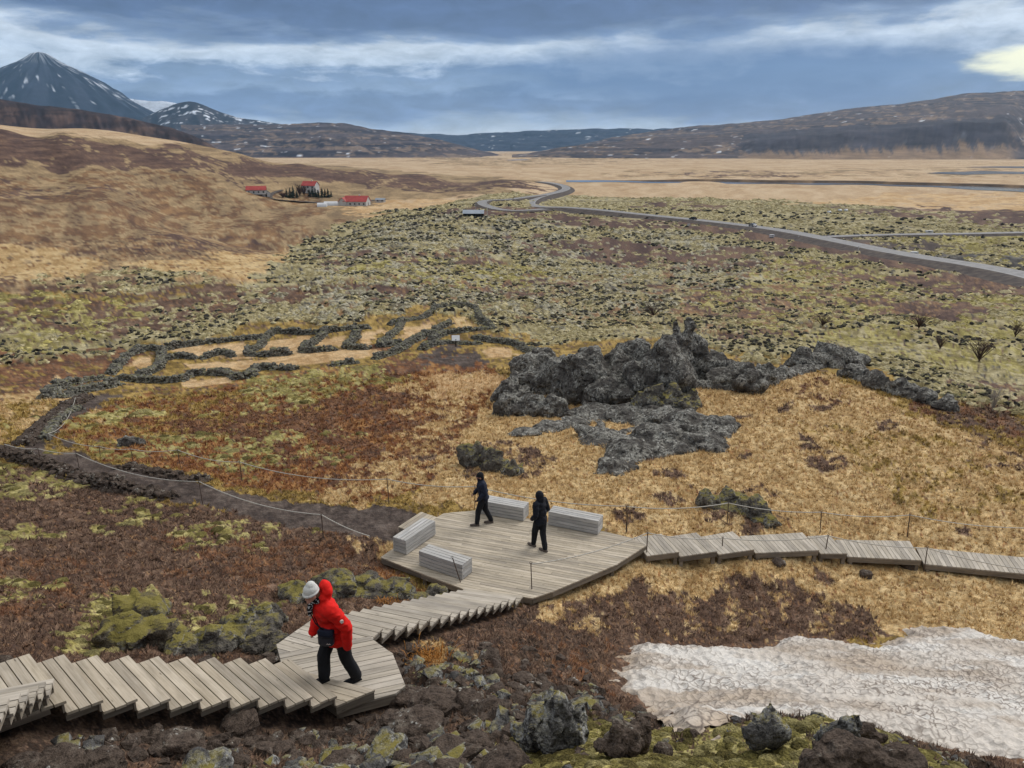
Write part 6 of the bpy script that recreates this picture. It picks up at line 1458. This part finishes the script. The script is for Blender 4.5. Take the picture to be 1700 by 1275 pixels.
V, Fc = tube([tuple(hp(.108*math.cos(a), .100*math.sin(a), .052)) for a in np.linspace(0, 2*math.pi, 25)], .02, 8); obj('folded_brim', mesh_from('folded_brim', V, Fc, M['knit'], True), bn)
part('hair', [ell(hp(-.05, 0, -.02), (.06, .078, .085), Rh)], 'hair', .01, 1, body)
part('scarf', [cap(nk+[.04, -.05, .03], nk+[.04, .05, .03], .06, .06), cap(nk+[.1, .01, .02], nk+[.15, .03, -.09], .042, .036), cap(nk+[.13, .0, -.03], nk+[.16, .05, -.16], .034, .028)], 'scarf', .01, 1)
V, Fc = ICO[3]; v = np.sign(V)*np.abs(V)**.45*[.055, .118, .125]; Rb = np.array(Matrix.Rotation(.75, 3, 'Z')); bgp = np.array([.225, .16, 1.03])
bgo = empty('shoulder_bag', root.matrix_basis@Vector(bgp), 'dark blue shoulder bag hanging at the hip of the person in red', 'bag'); bgo.rotation_euler = (0, -.1, math.atan2(hdg[1], hdg[0])+.85)
me = fast_mesh('pouch', v, Fc, M['bag'], True); obj('pouch', me, bgo); v2 = np.sign(V)*np.abs(V)**.45*[.062, .122, .05]; obj('flap', fast_mesh('flap', v2+[.004, 0, .085], Fc, M['navy_cloth'], True), bgo)
V, Fc = tube([(.063, -.122, .03), (.068, 0, .026), (.063, .122, .03)], .004, 5); obj('zip', mesh_from('zip', V, Fc, M['tyre']), bgo)
V, Fc = tube([(.058, .02, -.075), (.06, .035, -.062), (.06, .05, -.075), (.06, .065, -.062), (.058, .08, -.072)], .004, 5); obj('emblem', mesh_from('emblem', V, Fc, M['badge']), bgo)
Ri = Matrix.Rotation(-.85, 3, 'Z')
sp = [(-.02, .11, .1), (.06, .0, .24), (.12, -.14, .38), (.06, -.22, .5)]
loc_ = [tuple(Vector(bgo.rotation_euler.to_matrix().inverted()@(root.rotation_euler.to_matrix()@(Vector(p)-Vector(bgp))))) for p in ((.24, .17, 1.14), (.33, .06, 1.25), (.365, -.06, 1.40), (.315, -.15, 1.54), (.17, -.18, 1.62))]
V, Fc = tube(loc_, .011, 6); obj('strap', mesh_from('strap', V, Fc, M['black_cloth'], True), bgo)
th = np.linspace(0, 2*math.pi, 18, endpoint=False); bp = np.array([.06, .405, 1.36])
V = [(bp[0]+.026*math.cos(a), bp[1]-.004+dy, bp[2]+.026*math.sin(a)) for dy in (-.05, .0) for a in th]; obj('sleeve_badge', mesh_from('sleeve_badge', V, [tuple(range(18)), tuple(range(18, 36))]+[(i, (i+1) % 18, 18+(i+1) % 18, 18+i) for i in range(18)], M['badge']), jk)
# walker on the left of the platform
fl_, fr = at_z(792, 873, PLAT), at_z(815, 868, PLAT); hdg = np.array([-1, -.12]); mid, loc = feet_frame(fl_, fr, hdg); l_, r_ = loc(fl_), loc(fr)
J = dict(pelvis=(.0, 0, .93), chest=(.05, 0, 1.27), neck=(.07, 0, 1.45), head=(.10, 0, 1.57), tilt=.1, nod=.15, legs='black_cloth', shoe='boot', jacket='navy_cloth', bulk=.98, zip=True, sole='boot',
 leg_l=legs((.03, .09, .88), l_, 0, .05), leg_r=legs((-.03, -.09, .88), r_, .0, .08), arm_l=[(.05, .2, 1.38), (-.02, .26, 1.12), (.16, .24, .95)], arm_r=[(.05, -.2, 1.38), (.08, -.27, 1.12), (.24, -.2, .98)])
root, body, jk, part, hd, nk, pel, ch, hp, Rh = person('person in a navy jacket and black hat striding left across the platform', mid, PLAT, hdg, J, None)
hat = part('black_hat', [ell(hp(-.012, 0, .045), (.106, .092, .105), Rh), ell(hp(-.055, 0, -.03), (.06, .085, .09), Rh)], 'black_cloth', .01, 1); V, Fc = tube([tuple(hp(.103*math.cos(a), .09*math.sin(a), .03)) for a in np.linspace(0, 2*math.pi, 21)], .014, 8); obj('folded_brim', mesh_from('folded_brim', V, Fc, M['black_cloth'], True), hat)
part('neck_warmer', [cap(nk+[.02, 0, -.02], nk+[.05, 0, .06], .085, .078)], 'black_cloth', .011, 1)
for s, A in ((1, J['arm_l']), (-1, J['arm_r'])): part('glove', [(v*1.0, f) for v, f in hand(A[2], np.array(A[2])-np.array(A[1]), s)]+[cap(np.array(A[2])-[0, 0, 0], np.array(A[2])+(np.array(A[2])-np.array(A[1]))*.2, .036, .036)], 'black_cloth', .008, 0)
# hooded walker
ff, fn = at_z(889, 905, PLAT), at_z(905, 916, PLAT); hdg = np.array([-.8, .6]); mid, loc = feet_frame(ff, fn, hdg); l_, r_ = loc(ff), loc(fn)
l_, r_ = (l_[0], max(.02, l_[1])), (r_[0], min(-.02, r_[1])) if False else r_
J = dict(pelvis=(.0, 0, .96), chest=(.03, 0, 1.31), neck=(.04, 0, 1.50), head=(.06, 0, 1.62), tilt=.06, nod=.1, legs='black_cloth', shoe='boot', jacket='black_cloth', hood='up', bulk=1.04, skirt=True, zip=True, sole='boot',
 leg_l=legs((.04, .09, .90), l_, 0, .03), leg_r=legs((-.03, -.09, .90), r_, .0, .05), arm_l=[(.03, .21, 1.42), (-.04, .29, 1.14), (.12, .23, .98)], arm_r=[(.03, -.21, 1.42), (-.04, -.29, 1.14), (.12, -.23, .98)])
J['jacket'] = 'navy_black'; M['navy_black'] = cloth('blue_black_cloth', (32, 35, 44), .8)
root, body, jk, part, hd, nk, pel, ch, hp, Rh = person('person in a long black hooded coat standing on the platform between the benches', mid, PLAT, hdg, J, None)
